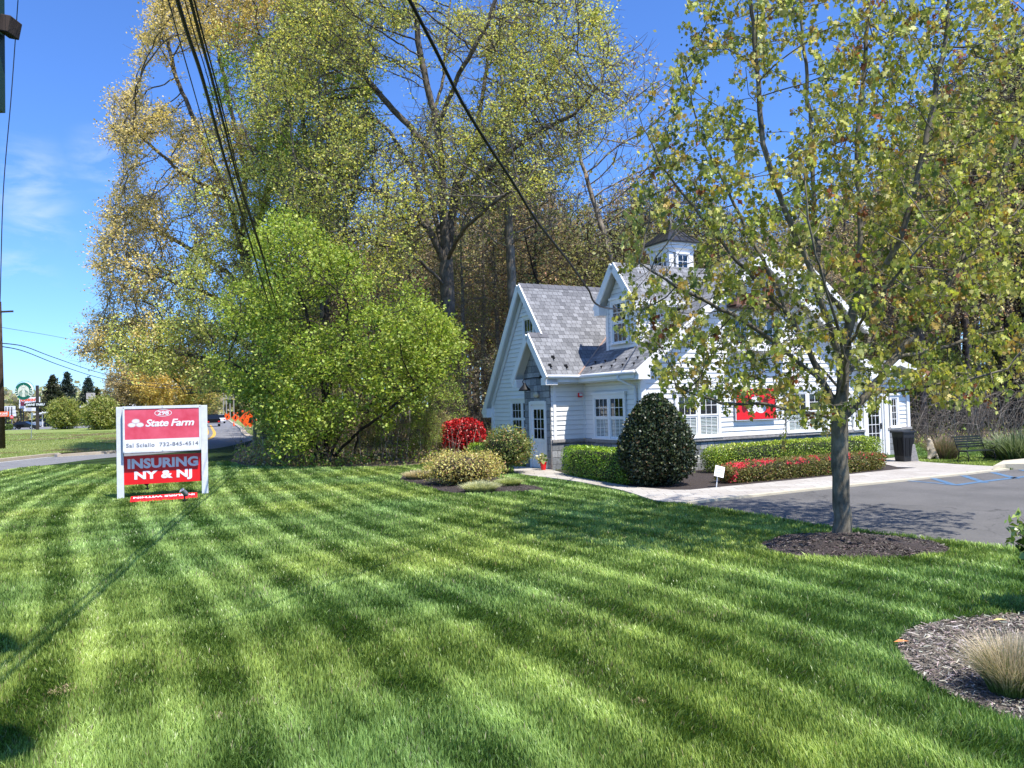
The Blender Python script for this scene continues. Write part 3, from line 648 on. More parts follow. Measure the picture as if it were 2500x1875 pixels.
# dormer
DU, D0, D1_, DZ, DC = 2.0, -1.95, -.40, 5.22, -1.17
dz_r = 6.5; uat = lambda z: .89 + (z - 3) / SR
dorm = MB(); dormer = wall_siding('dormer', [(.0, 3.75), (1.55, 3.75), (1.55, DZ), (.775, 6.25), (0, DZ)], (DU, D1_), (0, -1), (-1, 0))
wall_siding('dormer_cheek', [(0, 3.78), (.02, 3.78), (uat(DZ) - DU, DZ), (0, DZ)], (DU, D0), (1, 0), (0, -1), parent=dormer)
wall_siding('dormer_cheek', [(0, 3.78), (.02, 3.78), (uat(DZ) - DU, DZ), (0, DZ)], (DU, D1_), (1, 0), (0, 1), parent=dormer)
eR, eL = D0 - .27, D1_ + .27; ze = dz_r - (DC - eR) * 1.25
roof_slab('dormer_roof', [(1.72, DC, dz_r), (1.72, eR, ze), (uat(ze), eR, ze), (uat(dz_r), DC, dz_r)], dormer, th=.12)
roof_slab('dormer_roof', [(1.72, DC, dz_r), (uat(dz_r), DC, dz_r), (uat(ze), eL, ze), (1.72, eL, ze)], dormer, th=.12)
rk = MB()
rake((1.693, DC, dz_r), (1.693, eR, ze), h=.24); rake((1.693, DC, dz_r), (1.693, eL, ze), h=.24)
rk.box(1.67, 1.98, D1_ - .02, eL, ze - .28, ze - .02); rk.box(1.67, 1.98, eR, D0 + .02, ze - .28, ze - .02)
rk.box(1.96, 4.0, eR + .02, eR + .06, ze - .17, ze + .03); rk.box(1.98, 3.8, eR + .06, D0, ze - .17, ze - .13)
rk.box(1.955, 2.0, D0 - .045, D0 + .10, 3.78, DZ); rk.box(2.0, 2.12, D0 - .045, D0 - .02, 3.85, DZ)
rk.box(1.955, 2.0, D1_ - .09, D1_ + .045, 3.78, DZ)
rk.build('dormer_trim', M['trim'], dormer)
window('window', (DU, D1_), (0, -1), (-1, 0), .28, 1.2, 3.98, 5.35, 1, 3, 2, parent=house, blinds=0)
cond = MB(); cond.tube([(2.55, D0 - .07, 4.25), (2.55, D0 - .07, 4.85)], .028, 8); cond.tube([(2.55, D0 - .07, 4.84), (2.50, D0 - .12, 4.93), (2.46, D0 - .2, 4.9)], [.03, .04, .03], 8); cond.build('service_mast', M['alu'], house)
# cupola
cu = MB(); c0, c1, w0, w1 = 5.40, 6.50, .62, 1.72; ccx, ccy = (c0 + c1) / 2, (w0 + w1) / 2
cu.box(c0 + .05, c1 - .05, w0 + .05, w1 - .05, 6.0, 7.62)
for x in (c0, c1 - .2):
    for y in (w0, w1 - .2): cu.box(x, x + .2, y, y + .2, 6.0, 7.5)
cu.box(c0 - .02, c1 + .02, w0 - .02, w1 + .02, 7.42, 7.56); cu.box(c0 - .09, c1 + .09, w0 - .09, w1 + .09, 7.56, 7.68); cu.box(c0 - .13, c1 + .13, w0 - .13, w1 + .13, 7.68, 7.80)
cupola = cu.build('cupola', M['trim'], house)
cr2 = MB(); prof = [(.75, 7.80), (.71, 7.85), (.46, 8.07), (.25, 8.32), (.10, 8.56), (.02, 8.72)]
for i in range(len(prof) - 1):
    r0, z0 = prof[i]; r1, z1 = prof[i + 1]
    C0 = [(ccx - r0, ccy - r0, z0), (ccx + r0, ccy - r0, z0), (ccx + r0, ccy + r0, z0), (ccx - r0, ccy + r0, z0)]
    C1 = [(ccx - r1, ccy - r1, z1), (ccx + r1, ccy - r1, z1), (ccx + r1, ccy + r1, z1), (ccx - r1, ccy + r1, z1)]
    for j in range(4):
        cr2.face([C0[j], C0[(j + 1) % 4], C1[(j + 1) % 4], C1[j]])
        for t in (0, .2, .4, .6, .8):
            p = np.array(C0[j]) * (1 - t) + np.array(C0[(j + 1) % 4]) * t; q = np.array(C1[j]) * (1 - t) + np.array(C1[(j + 1) % 4]) * t
            cr2.beam(p, q, .022, .04)
cr2.box(ccx - .765, ccx + .765, ccy - .765, ccy + .765, 7.775, 7.81)
cr2.build('cupola_roof', M['darkroof'], cupola)
window('window', (0, w0 - .02), *WV, c0 + .24, c1 - .24, 6.82, 7.42, 1, 2, 2, False, head=False, casing=.06)
window('window', (c0 - .02, w1), (0, -1), (-1, 0), .24, .86, 6.82, 7.42, 1, 2, 2, False, head=False, casing=.06)
# windows
window('window', (UC, 0), *WU, .60, 2.34, 1.02, 2.36, 2, 3, 2, blinds=.48)
window('window', (0, VF), *WV, 2.46, 4.18, 1.02, 2.36, 2, 3, 2, blinds=.95)
window('window', (0, VF), *WV, 6.92, 8.85, 1.02, 2.36, 2, 3, 2, blinds=1.0)
window('window', (.45, 5.1), (0, -1), (-1, 0), 1.6, 3.35, 1.02, 2.3, 2, 3, 2)
window('window', (.45, 5.1), (0, -1), (-1, 0), 2.66, 3.5, 4.15, 5.15, 1, 3, 2, False)
window('window', (0, VF), *WV, 10.0, 10.44, 1.0, 2.1, 1, 2, 4, False)
window('window', (0, VF), *WV, 11.86, 12.34, 1.0, 2.1, 1, 2, 4, False)
wt = window('window', (0, VF), *WV, 4.72, 6.85, 3.78, 4.75, 3, 2, 2, False)
sh = MB(); sh.box(4.6, 6.97, VF - .42, VF - .02, 3.66, 3.74); sh.box(4.6, 6.97, VF - .42, VF - .38, 3.58, 3.66)
for u in (4.9, 5.75, 6.6): sh.prism([(u, VF - .02, 3.62), (u, VF - .36, 3.62), (u, VF - .28, 3.5), (u, VF - .1, 3.42), (u, VF - .04, 3.25), (u, VF - .02, 3.25)], (.09, 0, 0))
sh.build('window_shelf', M['trim'], house)
hd = MB(); hd.prism([(4.6, VF - .45, 4.92), (6.97, VF - .45, 4.92), (6.97, VF - .45, 4.98), (4.6, VF - .45, 4.98)], (0, .02, 0))
hd.face([(4.6, VF - .45, 4.98), (6.97, VF - .45, 4.98), (6.5, VF - .03, 5.42), (5.1, VF - .03, 5.42)]); hd.face([(4.6, VF - .45, 4.98), (5.1, VF - .03, 5.42), (4.6, VF - .03, 4.98)]); hd.face([(6.97, VF - .45, 4.98), (6.97, VF - .03, 4.98), (6.5, VF - .03, 5.42)])
hd.face([(4.6, VF - .45, 4.92), (4.6, VF - .03, 4.92), (6.97, VF - .03, 4.92), (6.97, VF - .45, 4.92)])
for i in range(9):
    t = i / 8; hd.beam((4.6 + 2.37 * t, VF - .45, 4.985), (5.1 + 1.4 * t, VF - .04, 5.425), .02, .03)
hd.build('copper_awning', mat('aged_copper', (.17, .095, .065), .45, metal=.5, noise=.2, nscale=4), house)
# glazed entrance door on the right
d = MB(); d.box(10.52, 10.66, VF - .09, VF, 0, 2.2); d.box(11.45, 11.78, VF - .09, VF, 0, 2.3); d.box(10.52, 11.78, VF - .088, VF, 2.12, 2.35)
d.box(11.52, 11.62, VF - .13, VF - .09, .05, 2.3)
d.box(10.66, 10.78, VF - .05, VF, .05, 2.12); d.box(11.33, 11.45, VF - .05, VF, .05, 2.12); d.box(10.78, 11.33, VF - .05, VF, .05, .5); d.box(10.78, 11.33, VF - .05, VF, 2.02, 2.12)
for i in (1, 2): d.box(10.78 + .55 * i / 3 - .01, 10.78 + .55 * i / 3 + .01, VF - .045, VF - .02, .5, 2.02)
for i in (1, 2, 3, 4): d.box(10.78, 11.33, VF - .044, VF - .021, .5 + 1.52 * i / 5 - .01, .5 + 1.52 * i / 5 + .01)
dd = d.build('door', M['trim'], house)
MB().face([(10.78, VF - .03, .5), (11.33, VF - .03, .5), (11.33, VF - .03, 2.02), (10.78, VF - .03, 2.02)]).build('pane', M['glass'], dd)
MB().face([(10.6, VF + .05, 0), (11.5, VF + .05, 0), (11.5, VF + .05, 2.2), (10.6, VF + .05, 2.2)]).build('room_behind', M['room'], dd)
MB().box(11.36, 11.39, VF - .10, VF - .05, .95, 1.15).build('handle', M['black'], dd)
# side door on the stone porch: s from v=1.7 ; v 1.34 .. .26
d = MB(); d.box(-.03, .06, 1.25, 1.36, 0, 2.2); d.box(-.03, .06, .24, .34, 0, 2.2); d.box(-.031, .06, .34, 1.25, 2.1, 2.22)
d.box(.04, .07, .34, 1.25, .03, 2.1)
d.box(.02, .04, .34, .46, .05, 2.08); d.box(.02, .04, 1.13, 1.25, .05, 2.08); d.box(.02, .04, .46, 1.13, .05, .28); d.box(.02, .04, .46, 1.13, .88, 1.0); d.box(.02, .04, .46, 1.13, 1.94, 2.08); d.box(.02, .04, .76, .83, .28, .88)
d.box(.025, .05, .54, .69, .36, .82); d.box(.025, .05, .9, 1.05, .36, .82)
for i in (1, 2): d.box(.022, .04, .46 + .67 * i / 3 - .012, .46 + .67 * i / 3 + .012, 1.0, 1.94); d.box(.0225, .04, .46, 1.13, 1.0 + .94 * i / 3 - .012, 1.0 + .94 * i / 3 + .012)
dd = d.build('door', M['trim'], house)
MB().face([(.032, 1.13, 1.0), (.032, .46, 1.0), (.032, .46, 1.94), (.032, 1.13, 1.94)]).build('pane', M['glass'], dd)
MB().face([(.039, 1.13, 1.0), (.039, .46, 1.0), (.039, .46, 1.94), (.039, 1.13, 1.94)]).build('room_behind', M['room'], dd)
MB().tube([(.02, .40, 1.0), (-.04, .40, 1.0), (-.04, .46, 1.0)], .015, 8).build('handle', M['alu'], dd)
# lamps and fittings
g = MB(); g.tube([(0, .52, 2.97), (-.03, .52, 2.97)], [.07, .07], 12); g.tube([(-.02, .52, 2.97), (-.25, .62, 2.96), (-.5, .75, 2.93), (-.55, .76, 2.85), (-.52, .74, 2.76)], .018, 8)
g2 = MB(); g2.lathe([(.035, .08), (.05, .05), (.07, 0), (.18, -.12), (.2, -.17), (.185, -.168), (.05, -.02)], (-.5, .73, 2.72), 20)
gl = g.build('gooseneck_lamp', M['black'], house, smooth=True); g2.build('lamp_shade', M['black'], gl, smooth=True)
MB().lathe([(.0, -.07), (.04, -.06), (.055, -.02), (.04, .02)], (-.5, .73, 2.63), 12).build('bulb', M['amber'], gl, smooth=True)
g = MB(); g.tube([(0, .72, 2.42), (-.05, .72, 2.42)], [.09, .09], 12); bl = g.build('bulkhead_lamp', M['stonecap'], house)
MB().tube([(-.05, .72, 2.42), (-.1, .72, 2.42), (-.15, .72, 2.41), (-.19, .72, 2.40)], [.1, .1, .075, .02], 16).build('globe', M['amber'], bl, smooth=True)
g = MB(); g.box(1.02, 1.16, -.10, -.03, 2.30, 2.44); al = g.build('fire_alarm', M['red'], house, bevel=.01)
MB().box(1.04, 1.14, -.115, -.10, 2.34, 2.42).build('strobe', M['lamp'], al)
g = MB()
for dy in (-.07, .07): g.lathe([(.02, .0), (.05, .02), (.065, .1), (.06, .105)], (.30, 2.42 + dy, 2.98), 10)
g.tube([(.44, 2.42, 2.98), (.33, 2.42, 3.0)], .03, 8); g.build('flood_light', M['white'], house)
g = MB(); g.lathe([(.0, -.05), (.035, -.04), (.04, 0), (.04, .03)], (-.2, 1.36, 2.66), 10); g.build('camera_dome', M['black'], house)
g = MB(); g.tube([(4.35, VF - .04, 2.0), (4.35, VF - .12, 2.0)], .04, 8); g.build('wall_tap', M['alu'], house)
# small black lamps above the wall sign
for u in (5.2, 6.05):
    g = MB(); g.tube([(u, VF - .03, 2.95), (u, VF - .1, 2.98), (u + .02, VF - .42, 2.98), (u + .03, VF - .5, 2.9), (u + .03, VF - .5, 2.78)], .014, 6); q = g.build('sign_lamp', M['black'], house)
    MB().lathe([(.02, .05), (.04, 0), (.12, -.08), (.11, -.08)], (u + .03, VF - .5, 2.76), 14).build('lamp_shade', M['black'], q, smooth=True)
# tree-shadow-catching red wall sign with three linked ovals
def hw(u, v, z): c, s = math.cos(HROT), math.sin(HROT); return (HA[0] + u * c - v * s, HA[1] + u * s + v * c, z)
ws = empty('wall_sign', hw(4.76, VF - .09, 1.44), HROT, 'square red sign with white linked ovals hung on the white front wall', 'sign')
MB().box(0, 1.68, -.02, .03, 0, 1.0).build('panel', M['white'], ws)
MB().box(.02, 1.66, -.03, -.02, .03, .98).build('face', M['red'], ws)
def ring(mb, cx, cz, rx, rz, w, y, n=36, tilt=0):
    for i in range(n):
        a, b = 2 * PI * i / n, 2 * PI * (i + 1) / n; P = []
        for ang, k in ((a, 1), (b, 1), (b, 0), (a, 0)):
            X = (rx - w * (1 - k)) * math.cos(ang); Z = (rz - w * (1 - k)) * math.sin(ang)
            P.append((cx + X * math.cos(tilt) - Z * math.sin(tilt), y, cz + X * math.sin(tilt) + Z * math.cos(tilt)))
        mb.face(P)
def disc(mb, cx, cz, rx, rz, y, n=32): mb.face([(cx + rx * math.cos(2 * PI * i / n), y, cz + rz * math.sin(2 * PI * i / n)) for i in range(n)])
e = MB()
for cx, cz in ((.84, .62), (.66, .36), (1.02, .36)): ring(e, cx, cz, .21, .145, .05, -.033 - .001 * cx); disc(e, cx, cz, .145, .085, -.0345 - .001 * cx)
e.build('oval_emblem', M['white'], ws)
# ================================================================== TREES
def colonize(seeds, att, step, di, dk, iters=90, bias=(0, 0, .15), wander=.12, seed=1, maxn=16000):
    """seeds: list of polylines [[p...]] (each point 3d); polyline i>0 starts near an existing node. returns pos, parent"""
    r = np.random.default_rng(seed); pos = []; par = []
    for pl in seeds:
        pl = [np.array(p, float) for p in pl]
        if pos:
            A = np.array(pos); j = int(np.argmin(((A - pl[0]) ** 2).sum(1))); last = j; pts = pl if np.linalg.norm(A[j] - pl[0]) > step * .5 else pl[1:]; cur = A[j]
        else: pos.append(pl[0]); par.append(-1); last = 0; cur = pl[0]; pts = pl[1:]
        for q in pts:
            n = max(1, int(round(np.linalg.norm(q - cur) / step)))
            for k in range(1, n + 1):
                p = cur + (q - cur) * k / n + (r.normal(0, .06 * step, 3) if k < n else 0); pos.append(p); par.append(last); last = len(pos) - 1
            cur = q
    pos = np.array(pos); par = list(par); att = np.array(att); bias = np.array(bias)
    nd = np.full(len(att), 1e9); ni = np.zeros(len(att), int); alive = np.ones(len(att), bool)
    def upd(new, base):
        for c in range(0, len(new), 400):
            P = new[c:c + 400]; d = ((att[:, None, :] - P[None]) ** 2).sum(2); j = d.argmin(1); dj = d[np.arange(len(att)), j]
            m = dj < nd; nd[m] = dj[m]; ni[m] = j[m] + base + c
    upd(pos, 0)
    for it in range(iters):
        alive &= nd > dk * dk
        act = alive & (nd < di * di)
        if not act.any(): break
        idx = ni[act]; v = att[act] - pos[idx]; v /= np.linalg.norm(v, axis=1)[:, None]
        u, inv = np.unique(idx, return_inverse=True); S = np.zeros((len(u), 3)); np.add.at(S, inv, v)
        S = norm(S) + bias + r.normal(0, wander, S.shape); S = norm(S); new = pos[u] + S * step
        base = len(pos); pos = np.vstack([pos, new]); par += list(u)
        upd(new, base)
        # attractors whose node stopped moving toward them: drop
        alive[act] &= r.random(act.sum()) > .02
        if len(pos) > maxn: break
    return pos, np.array(par)
def radii(pos, par, tip, p, rmax):
    n = len(pos); acc = np.zeros(n); R = np.zeros(n)
    kids = np.bincount(par[par >= 0], minlength=n)
    for i in range(n - 1, -1, -1):
        R[i] = tip if kids[i] == 0 else acc[i] ** (1 / p)
        if par[i] >= 0: acc[par[i]] += R[i] ** p
    # children always have a higher index than parents
    if R[0] > rmax or True:
        s = math.log(rmax / tip) / math.log(max(R[0] / tip, 1.01)); R = tip * (R / tip) ** s
    return R, kids
def tube_tree(name, pos, par, R, m, parent=None, k=6, rmin=0.0, flare=None):
    n = len(pos); keep = R >= rmin; idx = np.arange(1, n); idx = idx[keep[idx]]
    d = norm(pos[idx] - pos[par[idx]]); dirs = np.zeros((n, 3)); dirs[idx] = d; dirs[0] = d[0]
    main = np.full(n, -1); order = np.argsort(R[idx]); main[par[idx[order]]] = idx[order]
    md = dirs.copy(); has = main >= 0; md[has] = norm(dirs[has] + dirs[main[has]])
    ref = np.array((.312, .85, .13)); n1 = norm(np.cross(md, ref)); n2 = np.cross(md, n1)
    ang = np.arange(k) * 2 * PI / k; ca, sa = np.cos(ang), np.sin(ang)
    RR = R.copy()
    if flare:
        h = pos[:, 2] - pos[0, 2]; RR = R * (1 + flare[0] * np.exp(-h / flare[1]) * (R > R[0] * .5))
    ring = pos[:, None, :] + RR[:, None, None] * (ca[None, :, None] * n1[:, None, :] + sa[None, :, None] * n2[:, None, :])
    V = [ring.reshape(-1, 3)]; base = n * k; F_ = []
    ismain = (main[par[idx]] == idx); j = np.arange(k)
    a = idx[ismain]; pa = par[a]
    F_.append(np.stack([pa[:, None] * k + j, pa[:, None] * k + (j + 1) % k, a[:, None] * k + (j + 1) % k, a[:, None] * k + j], 2).reshape(-1, 4))
    b = idx[~ismain]
    if len(b):
        pb = par[b]; rb = np.minimum(R[pb], R[b] * 1.15); e1 = norm(np.cross(md[b], ref)); e2 = np.cross(md[b], e1)
        ext = pos[pb][:, None, :] + rb[:, None, None] * (ca[None, :, None] * e1[:, None, :] + sa[None, :, None] * e2[:, None, :])
        V.append(ext.reshape(-1, 3)); s = base + np.arange(len(b)) * k
        F_.append(np.stack([s[:, None] + j, s[:, None] + (j + 1) % k, b[:, None] * k + (j + 1) % k, b[:, None] * k + j], 2).reshape(-1, 4))
    V = np.vstack(V); Fq = np.vstack(F_)
    used = np.unique(Fq); remap = np.zeros(len(V), int); remap[used] = np.arange(len(used))
    return np_mesh(name, V[used], remap[Fq].ravel(), 4, m, parent=parent, smooth=True)
def twigs(pos, par, R, per, length, r, seed=2, thin=None, droop=0.0, up=.3):
    """short side shoots on thin wood; returns new pos/par/R arrays (appended)"""
    g = np.random.default_rng(seed); thin = thin if thin else R.min() * 2.2
    c = np.where((R <= thin) & (np.arange(len(R)) > 0))[0]; c = np.repeat(c, per); n = len(c)
    d = norm(pos[c] - pos[par[c]]); v = norm(d * .8 + g.normal(0, .75, (n, 3)) + np.array((0, 0, up)))
    l = length * g.uniform(.5, 1.2, n); p1 = pos[c] + v * l[:, None] * .5; v2 = norm(v + g.normal(0, .3, (n, 3)) + np.array((0, 0, -droop))); p2 = p1 + v2 * l[:, None] * .5
    b = len(pos); P = np.vstack([pos, p1, p2]); Q = np.concatenate([par, c, np.arange(b, b + n)]); Rn = np.concatenate([R, np.full(n, r), np.full(n, r * .6)])
    return P, Q, Rn
def leafmesh(name, P, size, cols, m, parent=None, seed=3, shape='leaf', droop=0.0, upbias=0.35, jitter=.3, aspect=.55):
    """one face per leaf. P (n,3) positions, cols (n,3)"""
    g = np.random.default_rng(seed); n = len(P)
    sz = size * g.uniform(.45, 1.5, n) if np.isscalar(size) else size
    ax = norm(g.normal(0, 1, (n, 3)) + np.array((0, 0, -droop)))         # leaf axis
    nr = g.normal(0, 1, (n, 3)); nr[:, 2] = np.abs(nr[:, 2]) + upbias; sd_ = norm(np.cross(ax, nr)); nn = np.cross(sd_, ax)
    if shape == 'leaf': T = np.array([(0, 0), (.5, .42), (.55, .5), (1, 0), (.5, -.5)]); T = np.array([(0, 0, 0), (.45, aspect, .08), (1, 0, -.05), (.45, -aspect, .08)])
    elif shape == 'maple': T = np.array([(0, 0, 0), (.18, .45, .05), (.42, .30, 0), (.62, .58, -.06), (.68, .22, 0), (1.05, 0, -.1), (.68, -.22, 0), (.62, -.58, -.06), (.42, -.30, 0), (.18, -.45, .05)])
    elif shape == 'tri': T = np.array([(0, 0, 0), (.6, aspect, .1), (1, -aspect * .6, 0)])
    elif shape == 'blade': T = np.array([(0, aspect, 0), (1, 0, 0), (0, -aspect, 0)])
    k = len(T)
    V = P[:, None, :] + sz[:, None, None] * (T[None, :, 0, None] * ax[:, None, :] + T[None, :, 1, None] * sd_[:, None, :] + T[None, :, 2, None] * nn[:, None, :])
    return np_mesh(name, V.reshape(-1, 3), np.arange(n * k), k, m, tint=np.clip(cols, 0, 1), parent=parent)
def pick_cols(n, palette, weights, var=.18, seed=5):
    g = np.random.default_rng(seed); pal = np.array(palette); w = np.array(weights, float); w /= w.sum()
    c = pal[g.choice(len(pal), n, p=w)]; return c * g.uniform(1 - var, 1 + var, (n, 1)) * g.uniform(1 - var * .4, 1 + var * .4, (n, 3))
def px_att(poly, dep, spread, n, seed=1, squeeze=None, gap=0.0, thr=.36):
    """attraction points: inside a drawn outline seen from the camera, spread in real depth"""
    g = np.random.default_rng(seed); xs = [p[0] for p in poly]; ys = [p[1] for p in poly]; out = []
    x0, x1, y0, y1 = min(xs), max(xs), min(ys), max(ys); cxm = (x0 + x1) / 2; hw_ = (x1 - x0) / 2
    while len(out) < n:
        X = g.uniform(x0, x1, 4000); Y = g.uniform(y0, y1, 4000); m = in_poly(X, Y, poly)
        if gap: m &= (vnoise(X, Y, gap, seed) * .6 + vnoise(X, Y, gap * .45, seed + 1) * .4) > thr
        for x, y in zip(X[m], Y[m]):
            e = math.sqrt(max(.12, 1 - ((x - cxm) / hw_) ** 2 * .85)); t = g.uniform(-1, 1) * spread * e
            out.append(D(x, y, dep + t))
            if len(out) >= n: break
    return np.array(out)
def pl(dep, *pts):           # limb polyline from (px,py[,depth offset])
    return [D(p[0], p[1], dep + (p[2] if len(p) > 2 else 0)) for p in pts]
M['leaf'] = leaf_mat('spring_foliage', trans=.42, tsat=(1.12, 1.12, .65))
M['leafgloss'] = leaf_mat('glossy_evergreen_foliage', rough=.36, trans=.15, spec=.42)
M['bark'] = bark_mat('grey_brown_bark', (.06, .048, .038), (.22, .18, .145))
M['barkdark'] = bark_mat('dark_bark', (.018, .014, .011), (.07, .055, .043))
M['barktwig'] = bark_mat('dark_oak_bark', (.045, .038, .030), (.20, .17, .135))
M['barkmaple'] = bark_mat('smooth_maple_bark', (.075, .064, .045), (.27, .238, .175), 4, .35, .45)
M['barkpale'] = bark_mat('pale_woodland_bark', (.13, .108, .085), (.38, .33, .27))
def make_tree(name, label, cat, base, seeds, att, step, di, dk, tip, rmax, bark, leafP, palette, weights, size, shape='leaf', group=None,
              p=2.35, bias=(0, 0, .15), tw=(1, .5, .006), per=1, k=6, seed=1, flare=(.45, .35), clump=None, colfn=None, droop=0, upb=.35, iters=90, wander=.12, leafthin=2.6, stray=.5, aspect=.5, leafmat='leaf', twup=.3, twdroop=0):
    root = empty(name, base, 0, label, cat, group); b = np.array(base)
    pos, par = colonize(seeds, att, step, di, dk, iters, bias, wander, seed)
    pos = pos - b; R, kids = radii(pos, par, tip, p, rmax)
    P2, Q2, R2 = twigs(pos, par, R, tw[0], tw[1], tw[2], seed + 1, thin=tip * 2.4, up=twup, droop=twdroop)
    tube_tree('trunk', P2, Q2, R2, bark, root, k, flare=flare)
    c = np.where(R2 <= tip * leafthin)[0]; c = c[c > 0]; g = np.random.default_rng(seed + 9)
    if clump:
        q3 = P2[c] + b; nz_ = vnoise(q3[:, 0] + q3[:, 1] * .7, q3[:, 2] + q3[:, 1] * .5, clump, seed) * .6 + vnoise(q3[:, 0] - q3[:, 1] * .6, q3[:, 2] * 1.1, clump * .45, seed + 1) * .4
        c = c[g.random(len(c)) < np.clip((nz_ - .38) * 4.5, .10, 1)]
    c = np.repeat(c, per); n = int(len(c) * leafP); c = g.choice(c, n, replace=leafP > 1) if n else c
    LP = P2[c] + (P2[Q2[c]] - P2[c]) * g.random((len(c), 1)) + g.normal(0, stray * size, (len(c), 3))
    cols = pick_cols(len(LP), palette, weights, seed=seed + 4)
    if colfn is not None: cols = colfn(LP + b, cols)
    leafmesh('crown', LP, size, cols, M[leafmat], root, seed + 6, shape, droop, upb, aspect=aspect)
    print(name, len(pos), len(LP)); return root

# ---- young maple in front of the house
MD = 11.35
mb_ = G(2057, 1322)
mseeds = [pl(MD, (2057, 1322), (2053, 1200), (2050, 1100), (2050, 1025), (2058, 930), (2066, 820), (2094, 700), (2101, 560), (2092, 440), (2096, 300), (2112, 150), (2122, 0), (2130, -200)),
          pl(MD, (2045, 1018), (2000, 1012, -.1), (1925, 1002, -.3), (1860, 985, -.4), (1760, 985, -.5), (1650, 940, -.6)),
          pl(MD, (2048, 1000), (2012, 940, .15), (1985, 880, .3), (1928, 770, .5), (1885, 680, .6), (1822, 560, .8), (1765, 440, .9), (1705, 320, 1.0), (1670, 160, 1.0)),
          pl(MD, (2058, 900), (2020, 780, -.3), (1972, 640, -.5), (1905, 480, -.7), (1862, 350, -.8), (1852, 200, -.8), (1835, 30, -.8), (1820, -150, -.8)),
          pl(MD, (2052, 1010), (2115, 965, .1), (2190, 870, .2), (2262, 780, .3), (2345, 640, .3), (2425, 480, .4), (2490, 320, .4), (2520, 100, .4)),
          pl(MD, (2110, 965, .1), (2230, 948, -.2), (2335, 935, -.5), (2460, 900, -.7)),
          pl(MD, (2085, 740), (2150, 680, -.4), (2205, 560, -.6), (2242, 420, -.7), (2282, 250, -.8), (2315, 50, -.8), (2330, -150, -.8)),
          pl(MD, (2200, 860, .2), (2290, 850, .5), (2400, 820, .8), (2530, 790, 1.0)),
          pl(MD, (2010, 935, .15), (1900, 840, -.2), (1785, 765, -.5), (1650, 700, -.7), (1560, 640, -.8)),
          pl(MD, (1925, 765, .5), (1800, 640, .2), (1705, 520, .1), (1610, 400, 0), (1560, 280, 0)),
          pl(MD, (2053, 960), (2065, 880, -.8), (2040, 780, -1.5), (1990, 620, -2.1), (1960, 400, -2.3)),
          pl(MD, (2056, 930), (2110, 860, .9), (2160, 740, 1.6), (2190, 560, 2.2), (2200, 300, 2.4)),
          pl(MD, (2060, 860), (2120, 760, -1.0), (2230, 620, -1.6), (2340, 500, -1.9)),
          pl(MD, (2050, 960), (1990, 880, 1.0), (1900, 760, 1.8), (1800, 600, 2.4)),
          pl(MD, (2070, 800), (2010, 700, -.4), (1990, 560, 1.0), (1980, 330, 1.2), (1960, 100, 1.2), (1950, -120, 1.2)),
          pl(MD, (2345, 640, .3), (2400, 600, .8), (2480, 520, 1.0), (2600, 380, 1.2))]
mpoly = [(1500, 700), (1490, 600), (1530, 520), (1560, 420), (1600, 330), (1640, 220), (1680, 60), (1700, -120), (1900, -260), (2150, -300), (2400, -240), (2560, -120), (2620, 100), (2660, 450), (2640, 800),
         (2560, 930), (2330, 1010), (2230, 960), (2130, 1000), (2000, 1050), (1850, 1010), (1700, 1000), (1610, 960), (1560, 850), (1520, 780)]
matt = px_att(mpoly, MD, 1.8, 4700, seed=11, gap=150, thr=.40)
maple_pal = [(.50, .50, .095), (.40, .43, .08), (.66, .64, .22), (.48, .34, .08), (.33, .12, .05), (.17, .21, .05)]
make_tree('maple_tree', 'young grey trunked maple with drooping new leaves standing in a ring of dark mulch', 'tree', tuple(mb_), mseeds, matt,
          .20, 1.7, .24, .0045, .118, M['barkmaple'], 0.001, maple_pal, [5, 4, 3, 2, .5, 3], .1, 'maple', p=2.3, bias=(0, 0, .28), tw=(1, .26, .0030), k=8, seed=21, flare=(.35, .18))
maple = bpy.data.objects['maple_tree']
# leaf clusters: a handful of limp little leaves hanging under each shoot end
def maple_leaves():
    tr = [c for c in maple.children if c.name.startswith('trunk')][0]; cr = [c for c in maple.children if c.name.startswith('crown')][0]
    pos, par = colonize(mseeds, matt, .20, 1.7, .24, 90, (0, 0, .28), .12, 21); pos = pos - mb_; R, _ = radii(pos, par, .0045, 2.3, .118)
    P2, Q2, R2 = twigs(pos, par, R, 1, .26, .0030, 22, thin=.0045 * 2.4)
    g = np.random.default_rng(77); c = np.where((R2 <= .0032))[0]; c = c[g.random(len(c)) < .90]; C = P2[c]
    W_ = C + mb_; Q_ = (W_ - np.array((0, 0, EYE))) @ CAM.T; qx, qy = CX + F * Q_[:, 0] / Q_[:, 2], CY + F * Q_[:, 1] / Q_[:, 2]
    thin_ = ((qx > 1570) & (qx < 1705) & (qy > 535) & (qy < 660) & (g.random(len(C)) < .88)) | ((qx > 1775) & (qx < 1905) & (qy > 960) & (qy < 1060) & (g.random(len(C)) < .6)); C = C[~thin_]
    nl = 9; P = np.repeat(C, nl, 0) + g.normal(0, 1, (len(C) * nl, 3)) * (.036, .036, .05) + np.array((0, 0, -.03))
    cc = pick_cols(len(C), maple_pal, [5, 4, 3.6, 1.8, .45, 2.4], seed=3); cols = np.repeat(cc, nl, 0) * g.uniform(.75, 1.25, (len(P), 1))
    bpy.data.objects.remove(cr)
    leafmesh('crown', P, .056, cols, M['leaf'], maple, 31, 'maple', droop=2.6, upbias=.5)
    print('maple leaves', len(P))
maple_leaves()

